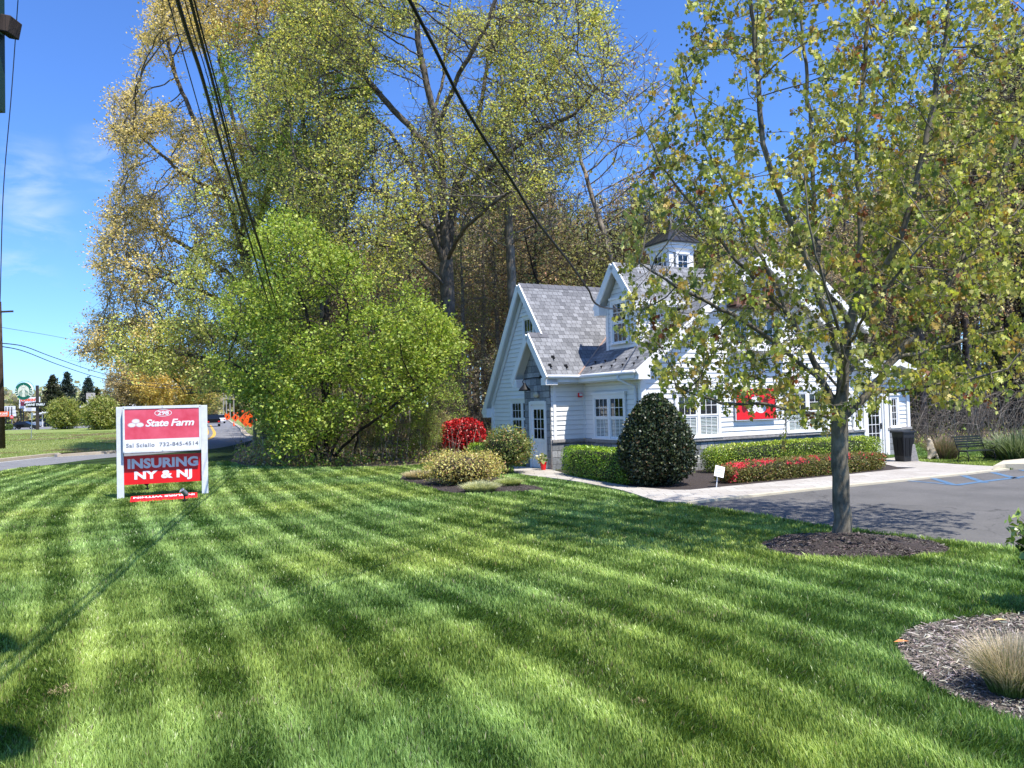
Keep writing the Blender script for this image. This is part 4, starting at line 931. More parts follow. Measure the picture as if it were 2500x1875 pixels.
# ---- tall oak behind the lawn
OD = 38.5
ob = G(1078, 1091)
oseeds = [pl(OD, (1078, 1093), (1086, 960), (1092, 800), (1090, 680), (1088, 600), (1078, 450), (1068, 310), (1040, 198), (1020, 100), (1005, -60), (990, -250)),
          pl(OD, (1090, 660), (1074, 615, -.3), (1046, 560, -.8), (990, 498, -1.5), (906, 464, -2.2), (820, 447, -2.8), (730, 405, -3.2)),
          pl(OD, (1092, 640), (1101, 560, .5), (1112, 450, 1), (1161, 362, 1.5), (1246, 282, 2), (1330, 200, 2.5), (1420, 90, 2.5)),
          pl(OD, (1079, 460), (1042, 355, 1), (935, 240, 2), (860, 150, 2.5), (790, 20, 3)),
          pl(OD, (1110, 470, 1), (1180, 425, -.5), (1290, 335, -1.5), (1400, 280, -2.5), (1470, 200, -3)),
          pl(OD, (1068, 310), (1120, 180, -1.5), (1190, 60, -2.5), (1240, -100, -3)),
          pl(OD, (1046, 560, -.8), (1010, 420, 1), (950, 320, 2.5), (880, 260, 4)),
          pl(OD, (1085, 640), (1130, 560, -2.5), (1200, 500, -4.5), (1290, 440, -6)),
          pl(OD, (1088, 620), (1060, 520, 2.5), (1030, 380, 4.5), (1080, 200, 6), (1100, 0, 7)),
          pl(OD, (1161, 362, 1.5), (1180, 220, 2.5), (1200, 80, 3), (1220, -120, 3)),
          pl(OD, (1090, 700), (1030, 640, -1.5), (960, 600, -2.5), (880, 590, -3))]
opoly = [(640, 420), (600, 250), (640, 60), (760, -150), (950, -320), (1150, -350), (1330, -220), (1440, -40), (1520, 120), (1540, 260), (1450, 340), (1400, 430), (1330, 470), (1230, 520), (1130, 560),
         (1040, 560), (1000, 660), (900, 720), (800, 700), (740, 600), (690, 500)]
make_tree('oak_tree', 'tall spreading oak with dark limbs and sparse yellow green buds standing behind the lawn', 'tree', tuple(ob), oseeds, px_att(opoly, OD, 7.0, 7600, 5, gap=170, thr=.38),
          .42, 4.0, .50, .014, .40, M['barktwig'], .50, [(.70, .67, .16), (.58, .61, .16), (.76, .70, .22), (.42, .47, .13)], [5, 3, 2, 2], .10, 'leaf', p=2.3, bias=(0, 0, .12), tw=(2, 1.0, .0085), per=16, seed=40, stray=1.6, aspect=.45, leafthin=.7, clump=1.7)

# ---- big tree leaning over the road on the left (ochre tips)
TD = 47.0
tb = G(655, 1082)
tseeds = [pl(TD, (655, 1084), (652, 950), (640, 800), (600, 640), (560, 490), (490, 330), (430, 190), (400, 60), (390, -100)),
          pl(TD, (650, 960), (590, 900, -1), (520, 880, -2), (400, 855, -3), (300, 850, -3.5), (195, 860, -4)),
          pl(TD, (645, 880), (580, 830, 1), (460, 800, 2), (330, 790, 3), (240, 800, 3.5)),
          pl(TD, (640, 820), (560, 740, -1.5), (430, 690, -2.5), (290, 640, -3)),
          pl(TD, (620, 720), (520, 640, 1.5), (400, 570, 2.5), (280, 500, 3)),
          pl(TD, (600, 640), (650, 480, 1), (700, 300, 2), (720, 100, 2), (730, -120, 2)),
          pl(TD, (560, 490), (440, 420, -2), (340, 330, -3), (290, 250, -3)),
          pl(TD, (590, 610), (600, 420, 3), (560, 250, 4), (520, 60, 5), (520, -120, 5)),
          pl(TD, (630, 760), (700, 650, -3), (780, 500, -5), (820, 350, -6)),
          pl(TD, (650, 1000), (600, 960, 2), (520, 955, 3.5), (450, 960, 4))]
tpoly = [(185, 870), (215, 800), (255, 740), (235, 650), (250, 560), (240, 500), (300, 430), (262, 300), (265, 240), (340, 200), (330, 110), (370, 30), (400, -120), (500, -260), (650, -280), (800, -150), (880, 60),
         (900, 300), (860, 520), (800, 700), (740, 860), (660, 970), (560, 950), (470, 930), (380, 905), (260, 885)]
def ochre(P, c):
    # leaf colour of the species: ochre catkins outside, greener leaves inside
    t = np.clip((-P[:, 0] - 13.5) / 9 + (P[:, 2] - 15) / 20, 0, 1) * .95; m = vnoise(P[:, 0], P[:, 2] + P[:, 1], 1.6, 9) < t * 1.25
    q = c.copy(); q[m] = np.array((.74, .58, .24)) * (c[m].sum(1, keepdims=True) / 1.5); return q
make_tree('roadside_tree', 'huge leaning tree with ochre tips, low limbs reaching left over the road', 'tree', tuple(tb), tseeds, np.vstack([px_att(tpoly, TD, 7.5, 7200, 6, gap=150, thr=.39), px_att([(180, 872), (215, 800), (330, 770), (560, 800), (600, 900), (590, 950), (500, 955), (380, 915), (260, 890)], TD - 1, 6, 1500, 66), px_att([(240, 640), (245, 520), (300, 450), (420, 500), (420, 760), (260, 740)], TD, 6, 900, 67)]),
          .46, 4.0, .54, .014, .45, M['barktwig'], .75, [(.74, .73, .22), (.64, .69, .20), (.80, .76, .30), (.50, .58, .16)], [5, 4, 2, 3], .11, 'leaf', p=2.3, bias=(0, 0, .05), tw=(2, 1.0, .0085), per=17, seed=60, stray=1.6, colfn=ochre, aspect=.45, leafthin=.7, clump=1.9)
# a second tall tree between them
TD2 = 44.0
make_tree('budding_tree', 'tall slender tree with fresh green leaves rising between the oak and the ochre tree', 'tree', tuple(G(800, 1086)),
          [pl(TD2, (800, 1086), (800, 900), (790, 700), (770, 500), (740, 300), (720, 100), (700, -100)), pl(TD2, (790, 700), (840, 560, 2), (880, 400, 3), (900, 200, 3)), pl(TD2, (780, 600), (700, 480, -2), (620, 380, -3), (560, 220, -3)),
           pl(TD2, (770, 500), (800, 350, -3), (790, 150, -4)), pl(TD2, (760, 420), (680, 300, 3), (600, 150, 4))],
          px_att([(560, 480), (500, 250), (560, 60), (650, -150), (850, -200), (930, 50), (930, 350), (880, 560), (800, 640), (700, 620), (600, 560)], TD2, 4, 2300, 8, gap=150, thr=.42),
          .5, 4, .6, .012, .3, M['barktwig'], .8, [(.42, .58, .11), (.52, .64, .14), (.32, .46, .09)], [4, 3, 3], .12, 'leaf', p=2.3, tw=(2, .8, .008), per=12, seed=80, stray=1.5, aspect=.42, leafthin=.7, clump=1.6)

# ---- dense bright green tree at the edge of the lawn
GD = 31.0
gseeds = [pl(GD, (800, 1128), (795, 1050), (790, 960), (770, 850), (740, 740), (700, 640)),
          pl(GD, (800, 1128), (835, 1050, .5), (880, 960, 1), (930, 880, 1.5), (990, 820, 2)),
          pl(GD, (798, 1120), (740, 1050, -.5), (680, 980, -1), (620, 920, -1.5), (560, 880, -2)),
          pl(GD, (798, 1120), (700, 1060, 1), (640, 1000, 2), (590, 950, 2.5)), pl(GD, (690, 1128, 1), (680, 1040, 1), (660, 900, 1.5), (640, 760, 2)), pl(GD, (860, 1126, .5), (880, 1040, .5), (950, 900, 1)),
          pl(GD, (792, 1000), (830, 860, -1.5), (850, 760, -2)), pl(GD, (792, 1000), (800, 850, 2), (790, 700, 3)),
          pl(GD, (800, 1120), (870, 1060, -1.2), (960, 990, -2), (1040, 930, -2.3))]
gpoly = [(590, 640), (630, 545), (700, 520), (750, 545), (800, 610), (860, 625), (900, 690), (970, 690), (1060, 745), (1135, 840), (1130, 890), (1060, 930), (1010, 990), (950, 1015), (900, 1000), (840, 1070), (760, 1060), (700, 1105), (670, 1100), (650, 1050), (622, 1000),
         (520, 930), (510, 840), (500, 790), (550, 720)]
make_tree('green_tree', 'dense round bright green tree at the edge of the lawn, branches down to the grass', 'tree', tuple(G(800, 1128)), gseeds, np.vstack([px_att(gpoly, GD, 4.4, 4300, 12, gap=120, thr=.44), px_att([(650, 980), (980, 980), (960, 1040), (850, 1085), (760, 1100), (680, 1095)], GD - 1.5, 2.8, 420, 13, thr=.5, gap=60)]),
          .32, 3.2, .40, .008, .17, M['barkdark'], .8, [(.33, .43, .065), (.44, .53, .09), (.22, .31, .045), (.58, .64, .16)], [5, 4, 4, 1.6], .105, 'leaf', p=2.3, bias=(0, 0, .05), tw=(2, .6, .005), per=15, seed=100, stray=1.7, aspect=.42, upb=.7, leafthin=.75, clump=1.0)
# ================================================================== WOODS
def wood_template(name, h, cr, cz0, nat, palette, weights, leafP, seed, bark, size=.16, per=2, tip=.014, rmax=.2, lean=.3, multi=1, thin=.6, step=.55):
    g = np.random.default_rng(seed); seeds = []
    for k in range(multi):
        ox, oy = (0, 0) if k == 0 else g.normal(0, .1, 2)
        tx, ty = g.normal(0, lean + (.12 * h if multi > 1 else 0), 2)
        seeds.append([(ox, oy, 0), (ox + tx * .15, oy + ty * .15, h * .3), (tx * .6, ty * .6, h * .62), (tx, ty, h * .93)])
    n = nat; z = g.uniform(cz0, 1, n * 3); ang = g.uniform(0, 2 * PI, n * 3); t = (z - cz0) / (1 - cz0); rad = cr * np.sqrt(g.random(n * 3)) * np.sin(PI * np.clip(t * .82 + .16, 0, 1)) ** .7
    P = np.stack([rad * np.cos(ang), rad * np.sin(ang), z * h], 1); m = vnoise(P[:, 0] * 1.3 + 9, P[:, 2] + P[:, 1], 1.5, seed) > .33; P = P[m][:n]
    return dict(seeds=seeds, att=P, h=h, args=(palette, weights, leafP), seed=seed, bark=bark, size=size, per=per, tip=tip, rmax=rmax, step=step, name=name)
def build_template(T, label, group, loc, s, rz, cat='tree'):
    r = make_tree(T['name'], label, cat, (0, 0, 0), T['seeds'], T['att'], T['step'], 5.0 if T['h'] > 9 else 2.5, T['step'] * 1.15, T['tip'], T['rmax'], T['bark'], T['args'][2], T['args'][0], T['args'][1], T['size'] * .8, 'leaf', group,
                  p=2.3, bias=(0, 0, .2), tw=(3, .8, T['tip'] * .65), per=T['per'] * 2, k=5, seed=T['seed'], stray=1.2, iters=60, aspect=.42, leafthin=.75, clump=1.4)
    r.location = (loc[0], loc[1], 0); r.scale = (s, s, s); r.rotation_euler = (0, 0, rz); return r
BR = [(.60, .43, .25), (.70, .56, .32), (.70, .63, .33), (.68, .36, .21)]
GY = [(.48, .48, .18), (.38, .41, .15), (.55, .51, .23), (.28, .33, .11)]
GR = [(.32, .48, .10), (.44, .58, .12), (.54, .60, .16)]
TEMPL = [wood_template('woodland_tree', 18, 3.4, .34, 1000, BR, [3, 4, 2, 1.2], .62, 11, M['bark']),
         wood_template('woodland_tree', 19, 3.0, .42, 900, GY, [4, 3, 2, 2], .5, 12, M['barkpale']),
         wood_template('woodland_tree', 16, 2.6, .30, 800, BR + GY, [1, 2, 2, 1, 2, 2, 1, 1], .4, 13, M['barkpale'], lean=.9),
         wood_template('woodland_tree', 15, 3.6, .28, 1000, GY, [3, 3, 3, 2], .55, 14, M['barkdark'], lean=.7, multi=2)]
UND = [wood_template('understory_tree', 6.5, 2.4, .15, 700, GR + GY[:1], [3, 3, 2, 2], 1.1, 15, M['bark'], .12, 3, .008, .06, .6, 3, step=.3),
       wood_template('understory_tree', 5.0, 2.2, .12, 600, BR[:3] + GY[:2], [2, 3, 2, 2, 2], .9, 16, M['bark'], .11, 3, .008, .05, .6, 4, step=.3)]
WLAB = ['tall brown budded tree in the dense woods behind the house', 'tall pale trunked tree with yellow green buds in the woods behind the house', 'slim leaning tree with thin buds in the woods behind the house', 'forked dark trunked tree in the woods behind the house']
def topline(x):
    xs = [560, 700, 900, 1000, 1150, 1250, 1330, 1400, 1480, 1560, 1640, 1720, 1850, 1980, 2080, 2200, 2300, 2420, 2560, 2800]
    ys = [820, 560, 470, 480, 430, 330, 360, 420, 480, 420, 440, 480, 520, 490, 430, 340, 240, 120, 40, -60]
    return float(np.interp(x, xs, ys))
g = np.random.default_rng(2024); protos = {}; cnt = 0
def place(T, key, lab, grp, x, dep, ytop=None, s=None):
    b = D(x, 1000, dep); b = (b[0], b[1])
    if s is None:
        s = ((D(x, ytop, dep)[2])) / T['h']
    rz = g.uniform(0, 2 * PI)
    if key not in protos: protos[key] = build_template(T, lab, grp, b, s, rz)
    else:
        c = copy_tree(protos[key]); c.location = (b[0], b[1], 0); c.scale = (s * g.uniform(.95, 1.1), s * g.uniform(.95, 1.1), s); c.rotation_euler = (0, 0, rz)
for row, (dep, sp) in enumerate(((43, 95), (50, 70), (59, 62), (70, 55))):
    x = 640 if row else 940
    while x < 2760:
        xx = x + g.uniform(-.3, .3) * sp; d = dep + g.uniform(-3, 3); p = D(xx, 1000, d)
        # keep clear of the house
        c_, s_ = math.cos(-HROT), math.sin(-HROT); du, dv = p[0] - HA[0], p[1] - HA[1]; lu, lv = du * c_ - dv * s_, du * s_ + dv * c_
        if not (-4 < lu < 17 and -6 < lv < 10):
            yt = topline(xx) + g.uniform(-10, 110) + (60 if row == 0 else 0) - (0 if row < 2 else 15)
            k = int(g.choice(4, p=(.36, .24, .22, .18)))
            if D(xx, yt, d)[2] > 5: place(TEMPL[k], 'w%d' % k, WLAB[k], 'trees of the woods behind the house', xx, d, yt)
        x += sp
# a few that can be told apart
place(TEMPL[1], 'tallA', 'tall straight tree just right of the oak, its top bare against the sky', None, 1262, 41, -60)
place(TEMPL[2], 'tallB', 'thin upright tree rising left of the roof cupola', None, 1575, 47, 110)
protos.pop('tallA'); protos.pop('tallB')
ULAB = ['yellow green understory tree among the trunks', 'brownish thicket shrub among the trunks']
for i in range(34):
    x = g.uniform(690, 2620); d = g.uniform(35.5, 50) if x < 1180 else g.uniform(41, 60); k = int(g.random() < .5); place(UND[k], 'u%d' % k, ULAB[k], 'understory of the woods', x, d, s=g.uniform(.6, 1.05) if x < 1180 else g.uniform(.7, 1.25))
# edge brush in front of the trunks
for i, x in enumerate((668, 705, 745, 880, 930, 985, 1035, 1070)):
    d = 32.6 + (i % 3) * 1.1; place(UND[1 if i % 2 else 0], 'e%d' % (i % 2), ('low green shrub', 'low brown twiggy shrub')[i % 2] + ' on the edge of the woods behind the lawn', 'edge shrubs of the woods', x, d, s=g.uniform(.22, .38))
# dense far wood: one mass of thin trunks and buds
def far_wood(name, label, x0, x1, d0, d1, yt, n_tr, n_lf, pal, w, size, seed, trunk=True):
    g = np.random.default_rng(seed); xs = g.uniform(x0, x1, n_tr); ds = g.uniform(d0, d1, n_tr); mb = MB()
    tops = np.array([max(3.0, D(a, yt(a) + g.uniform(0, 90), b)[2]) for a, b in zip(xs, ds)]); bs = np.array([D(a, 1000, b) for a, b in zip(xs, ds)])
    root = empty(name, (0, 0, 0)); tag(root, label, 'woods', kind='stuff')
    if trunk:
        for b, t in zip(bs, tops):
            r = g.uniform(.08, .24); l = g.normal(0, .5, 2)
            mb.tube([(b[0], b[1], 0), (b[0] + l[0] * .4, b[1] + l[1] * .4, t * .5), (b[0] + l[0], b[1] + l[1], t * .95)], [r, r * .6, r * .15], 4, caps=False)
        mb.build('trunk', M['barkpale'], root)
    k = g.integers(0, n_tr, n_lf); z = tops[k] * (g.beta(2.2, 1.6, n_lf)); rad = g.normal(0, 1.0, (n_lf, 2)) * (1.3 + .06 * tops[k])[:, None]
    P = np.stack([bs[k, 0] + rad[:, 0], bs[k, 1] + rad[:, 1], z], 1)
    cols = pick_cols(n_lf, pal, w, .2, seed) * (.8 + .4 * vnoise(P[:, 0], P[:, 2], 2.5, seed)[:, None]); leafmesh('crown', P, size, cols, M['leaf'], root, seed)
far_wood('far_wood', 'brown grey mass of distant bare woods behind the trees', 665, 2800, 78, 120, lambda x: topline(x) + 60, 560, 90000, BR + GY, [3, 3, 2, 2, 2, 1, 1, 1], .42, 3)
far_wood('far_wood', 'hazy line of budding trees on the horizon beyond the shops', -200, 660, 260, 420, lambda x: 938 + 14 * math.sin(x * .03) + (0 if x < 480 else -35), 260, 60000, [(.40, .34, .22), (.42, .46, .20), (.34, .34, .19), (.48, .43, .27)], [3, 3, 2, 2], 1.5, 4)
# arching bare brush behind the bench
br = empty('bramble_thicket', tuple(G(2330, 1100)), 0, 'tangled arching bare brown brush between the bench and the woods', 'bush')
for rep in range(3):
    mb = MB()
    for k in range(95):
        x = g.uniform(2215, 2560); c = D(x, 1000, g.uniform(28, 34)); c = np.array((c[0] - br.location[0], c[1] - br.location[1], 0)); z0 = g.uniform(.1, .5); H_ = g.uniform(1.0, 2.3); dx = g.uniform(-2.6, 2.6); dy = g.uniform(-1, 1)
        mb.tube([(c[0], c[1], z0), (c[0] + dx * .35, c[1] + dy * .3, H_ * .9), (c[0] + dx * .7, c[1] + dy * .7, H_), (c[0] + dx, c[1] + dy, H_ * g.uniform(.5, .85))], [.012, .009, .007, .003], 4, caps=False)
    mb.build('branch', M['bark'] if rep else M['barkpale'], br)

# low growth on the woodland floor
def undergrowth():
    g = np.random.default_rng(61); n = 90000; d = 28.5 + g.random(n) ** 1.5 * 26; x = g.uniform(-.42, .95, n) * d
    m = ~in_poly(x, d, lawn_poly) & ~in_poly(x, d, road_poly)
    c_, s_ = math.cos(-HROT), math.sin(-HROT); du, dv = x - HA[0], d - HA[1]; lu, lv = du * c_ - dv * s_, du * s_ + dv * c_
    m &= ~((lu > -1) & (lu < 14) & (lv > -4) & (lv < 7)); m &= (x < 10) | (d > 31); m &= ~((x < -14) & (d > 30) & (x < -14 - (d - 45) * .38))
    cl = vnoise(x, d, 1.4, 33); m &= g.random(n) < np.clip((cl - .25) * 1.9, .08, 1); x, d, cl = x[m], d[m], cl[m]; n = len(x)
    z = g.random(n) ** 1.7 * (.12 + .85 * np.clip(cl - .4, 0, 1) * 1.5)
    cols = pick_cols(n, [(.30, .42, .08), (.42, .52, .12), (.34, .26, .14), (.22, .17, .10), (.50, .42, .24)], [3, 2, 2, 3, 1], .25, 8)
    o = leafmesh('undergrowth', np.stack([x, d, z + .02], 1), .12, cols, M['leaf'], None, 4, aspect=.35); tag(o, 'patchy green and brown low growth on the floor of the woods', 'undergrowth', kind='stuff')
    mb = MB()
    for k in range(260):
        dd = g.uniform(29.5, 36); xx = g.uniform(-.36, -.02) * dd
        if in_poly(np.array([xx]), np.array([dd]), lawn_poly)[0]: continue
        q = g.normal(0, .35, 2); h = g.uniform(.4, 1.7); mb.tube([(xx, dd, 0), (xx + q[0] * .4, dd + q[1] * .4, h * .55), (xx + q[0], dd + q[1], h)], [.011, .008, .003], 3, caps=False)
    tag(mb.build('dead_stalks', M['barkpale']), 'thin bare stalks along the edge of the woods', 'undergrowth', kind='stuff')
undergrowth()
# ================================================================== GRASS
def grass_blades():
    g = np.random.default_rng(101); ds = 3.4; de = 33.0
    n = 1250000
    # depth pdf ~ d^-0.6
    a = .42; u = g.random(n); d = (ds ** a + u * (de ** a - ds ** a)) ** (1 / a)
    x = d * g.uniform(-.80, .80, n) + g.normal(0, .01, n)
    m = in_poly(x, d, lawn_poly)
    for P in (lot, walk, bed_house, bed_left, bed_right, mound_poly): m &= ~in_poly(x, d, [tuple(q) for q in P])
    x, d = x[m], d[m]; n = len(x)
    # mowing stripes: blades rolled one way or the other, stripe shading mixed into their colour
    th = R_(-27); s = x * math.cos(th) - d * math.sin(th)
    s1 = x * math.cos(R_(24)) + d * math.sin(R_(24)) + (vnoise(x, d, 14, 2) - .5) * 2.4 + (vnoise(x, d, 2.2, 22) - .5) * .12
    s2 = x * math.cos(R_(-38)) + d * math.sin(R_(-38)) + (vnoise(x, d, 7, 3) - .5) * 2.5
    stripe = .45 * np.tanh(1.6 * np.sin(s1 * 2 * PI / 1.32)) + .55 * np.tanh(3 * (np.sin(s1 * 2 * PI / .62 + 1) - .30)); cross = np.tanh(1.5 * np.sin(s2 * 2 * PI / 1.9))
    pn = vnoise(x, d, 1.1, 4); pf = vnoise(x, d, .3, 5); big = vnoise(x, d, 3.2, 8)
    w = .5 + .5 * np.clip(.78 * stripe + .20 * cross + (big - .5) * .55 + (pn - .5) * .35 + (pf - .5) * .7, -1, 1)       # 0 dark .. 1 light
    lean_dir = np.where(g.random(n) < w, 1.0, -1.0)
    az = R_(117) + g.normal(0, .75, n)                      # roller direction, away from the camera
    lean = g.uniform(.15, .75, n) * (0.55 + .45 * np.abs(2 * w - 1))
    dx = np.cos(az) * lean * lean_dir; dy = np.sin(az) * lean * lean_dir
    h = g.uniform(.032, .075, n) * (.8 + .4 * pf) * (1 + .25 * (g.random(n) < .04))
    h *= np.where(vnoise(x, d, .7, 12) > .78, 1.25, 1)
    wd = .0030 * (d / 4.2) ** .82 * g.uniform(.7, 1.4, n)
    # blades turn partly to any side
    ba = g.uniform(0, 2 * PI, n); bx, by = np.cos(ba) * wd, np.sin(ba) * wd
    z0 = .002
    V = np.empty((n, 5, 3), np.float32)
    V[:, 0] = np.stack([x - bx, d - by, np.full(n, z0)], 1); V[:, 1] = np.stack([x + bx, d + by, np.full(n, z0)], 1)
    mx, my = x + dx * h * .35, d + dy * h * .35
    V[:, 2] = np.stack([mx + bx * .8, my + by * .8, h * .6], 1); V[:, 3] = np.stack([mx - bx * .8, my - by * .8, h * .6], 1)
    V[:, 4] = np.stack([x + dx * h, d + dy * h, h * (1.08 - .35 * lean)], 1)
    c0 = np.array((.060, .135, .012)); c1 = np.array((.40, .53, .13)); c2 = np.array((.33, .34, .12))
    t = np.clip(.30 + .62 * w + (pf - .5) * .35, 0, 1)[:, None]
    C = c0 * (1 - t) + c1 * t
    dry = g.random(n) < .025 + .05 * (vnoise(x, d, .9, 14) > .8); C[dry] = np.array((.36, .32, .17)) * g.uniform(.6, 1.1, (dry.sum(), 1))
    for q, rr_ in ((G(155, 1690), .10), (G(530, 1760), .05), (G(1560, 1720), .05)):
        mk_ = (((x - q[0]) ** 2 + ((d - q[1]) * .8) ** 2) < rr_ ** 2) & (g.random(n) < .45); C[mk_] = np.array((.50, .42, .27)); V[mk_, 4, 2] *= .4
    bl = vnoise(x, d, 2.0, 15)[:, None]; C = C * (1 + (bl - .5) * np.array((.35, .10, -.3)))
    C = C * g.uniform(.7, 1.3, (n, 1))
    idx = np.arange(n)[:, None] * 5
    tri = np.concatenate([idx + np.array((0, 1, 2)), idx + np.array((0, 2, 3)), idx + np.array((3, 2, 4))], 1).reshape(-1)
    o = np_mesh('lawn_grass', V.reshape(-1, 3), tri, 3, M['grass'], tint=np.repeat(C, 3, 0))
    tag(o, 'striped mown green lawn grass', 'grass', kind='stuff'); print('blades', n)
M['grass'] = leaf_mat('grass_blades', rough=.38, trans=.32, spec=.5, tsat=(1.0, 1.1, .55))
grass_blades()
def verge_blades():
    g = np.random.default_rng(5); n = 160000
    d = 33 + (g.random(n) ** 1.6) * 70; x = -20 - g.random(n) * (d * .55); m = in_poly(x, d, verge_poly) & (x > -d * .75); x, d = x[m], d[m]; n = len(x)
    ba = g.uniform(0, 2 * PI, n); w = .012 * d / 40; h = g.uniform(.05, .12, n); bx, by = np.cos(ba) * w, np.sin(ba) * w
    V = np.stack([np.stack([x - bx, d - by, np.full(n, .005)], 1), np.stack([x + bx, d + by, np.full(n, .005)], 1), np.stack([x + g.normal(0, .03, n), d + g.normal(0, .03, n), h], 1)], 1)
    pn = vnoise(x, d, 7, 4)[:, None]; C = np.array((.24, .32, .07)) * (1 - pn) + np.array((.42, .45, .17)) * pn
    dry = vnoise(x, d, 3, 6) > .72; C[dry] = np.array((.30, .22, .12)); C = C * g.uniform(.7, 1.25, (n, 1))
    tag(np_mesh('verge_grass', V.reshape(-1, 3), np.arange(n * 3), 3, M['grass'], tint=C), 'rougher yellowish grass on the far side of the road', 'grass', kind='stuff')
verge_blades()
# ================================================================== SHRUBS AND HEDGES
def sup_surface(n, a, b, c, p, g, zmin=-1):
    P = norm(g.normal(0, 1, (n * 2, 3))); P = P[P[:, 2] > zmin][:n]
    r = (np.abs(P) ** p).sum(1) ** (-1 / p); S = P * r[:, None]; Nn = norm(np.sign(S) * np.abs(S) ** (p - 1) / np.array((a, b, c)))
    return S * np.array((a, b, c)), Nn
def bush(name, label, cat, c, a, b, h, size, n, palette, weights, p=2.2, rz=0.0, group=None, rough=.06, core=(.018, .022, .010), lift=0.0, mat_='leafgloss', shape='leaf', inner=.35,
         aspect=.42, seed=1, stems=True, colfn=None, outw=.9, taper=0.0, spike=0.0):
    g = np.random.default_rng(seed); root = empty(name, (c[0], c[1], 0), rz, label, cat, group)
    hh = (h - lift) / 2; S, Nn = sup_surface(int(n), a, b, hh, p, g)
    depth = 1 - np.abs(g.normal(0, inner * .5, len(S))).clip(0, .6)
    lump = 1 + rough * 2.2 * (vnoise(S[:, 0] * 3 + S[:, 2] * 2, S[:, 1] * 3 + S[:, 2] * 2.3, 1.0, seed) - .5) + g.normal(0, rough * .35, len(S)) + spike * (g.random(len(S)) < .06) * g.random(len(S))
    P = S * (depth * lump)[:, None]
    if taper: k = 1 - taper * ((P[:, 2] / hh + 1) / 2) ** 1.6; P[:, 0] *= k; P[:, 1] *= k
    P[:, 2] += lift + hh; P[:, 2] = np.maximum(P[:, 2], .03)
    cols = pick_cols(len(P), palette, weights, .22, seed + 2)
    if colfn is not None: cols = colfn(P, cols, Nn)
    m_ = len(P); sz = size * g.uniform(.65, 1.3, m_)
    ax = norm(g.normal(0, 1, (m_, 3)) + Nn * .45 + np.array((0, 0, .15))); nn = norm(Nn * outw + g.normal(0, .55, (m_, 3))); sd_ = norm(np.cross(ax, nn)); nn = np.cross(sd_, ax)
    T = np.array([(0, 0, 0), (.45, aspect, .08), (1, 0, -.05), (.45, -aspect, .08)]) if shape == 'leaf' else np.array([(0, 0, 0), (.3, aspect, .1), (.8, aspect * .6, 0), (1, -.1, -.1), (.4, -aspect, .1)])
    V = P[:, None, :] + sz[:, None, None] * (T[None, :, 0, None] * ax[:, None, :] + T[None, :, 1, None] * sd_[:, None, :] + T[None, :, 2, None] * nn[:, None, :])
    np_mesh('foliage', V.reshape(-1, 3), np.arange(m_ * len(T)), len(T), M[mat_], tint=np.clip(cols, 0, 1), parent=root)
    # woody inside
    nu, nv = 20, 12; Vv = []; Ff = []
    for i in range(nv + 1):
        ph = -PI / 2 + PI * i / nv
        for j in range(nu):
            q = np.array((math.cos(ph) * math.cos(2 * PI * j / nu), math.cos(ph) * math.sin(2 * PI * j / nu), math.sin(ph))); r = (np.abs(q) ** p).sum() ** (-1 / p) * (.74 + .05 * g.random())
            q = q * r * np.array((a, b, hh))
            if taper: k = 1 - taper * ((q[2] / hh + 1) / 2) ** 1.6; q[0] *= k; q[1] *= k
            Vv.append((q[0], q[1], max(q[2] + hh + lift, .01)))
    for i in range(nv):
        for j in range(nu): Ff += [i * nu + j, i * nu + (j + 1) % nu, (i + 1) * nu + (j + 1) % nu, (i + 1) * nu + j]
    key = 'core%s' % (str(core))
    if key not in M: M[key] = mat('inner_twigs', core, .95, noise=.4, nscale=20, bump=1, bscale=40)
    np_mesh('inner_twigs', np.array(Vv), np.array(Ff), 4, M[key], parent=root)
    if stems:
        mb = MB()
        for k in range(9):
            an = g.uniform(0, 2 * PI); r0 = g.uniform(.02, .35); x0, y0 = a * .35 * math.cos(an) * r0, b * .35 * math.sin(an) * r0
            mb.tube([(x0, y0, 0), (x0 * 2, y0 * 2, h * .25), (a * .6 * math.cos(an), b * .6 * math.sin(an), h * .55)], [.018, .013, .007], 5)
        mb.build('stem', M['bark'], root, smooth=True)
    return root
def cpx(x, y, dy=0.0): p = G(x, y); return (p[0], p[1] + dy)
hdg = [(.16, .30, .02), (.28, .42, .04), (.08, .17, .015), (.38, .50, .08)]
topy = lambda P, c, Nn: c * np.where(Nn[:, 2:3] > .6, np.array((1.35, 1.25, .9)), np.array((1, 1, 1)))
def hwq(u, v): q = hw(u, v, 0); return (q[0], q[1])
bush('box_hedge', 'low clipped bright green box hedge under the shaded window beside the stone corner', 'hedge', hwq(.52, -1.25), .40, .40, .82, .030, 7000, hdg, [4, 3, 3, 1], p=7, rz=HROT, rough=.02, seed=1, colfn=topy) if False else None
def hedge_run(name, label, cat, A, B, wid, h, size, n, pal, wts, seed, group=None, **k):
    A = np.array(A[:2]); B = np.array(B[:2]); c = (A + B) / 2; d = B - A; return bush(name, label, cat, c, np.linalg.norm(d) / 2, wid / 2, h, size, n, pal, wts, p=k.pop('p', 8), rz=math.atan2(d[1], d[0]), seed=seed, group=group, **k)
hl0, hl1 = G(1385, 1163) , G(1560, 1192)
hedge_run('box_hedge', 'low clipped bright green hedge in front of the shaded double window', 'hedge', hl0 + (.12, .35, 0), hl1 + (-.05, .45, 0), .75, .90, .034, 22000, hdg, [4, 3, 3, 1], 1, rough=.018, stems=False, colfn=topy)
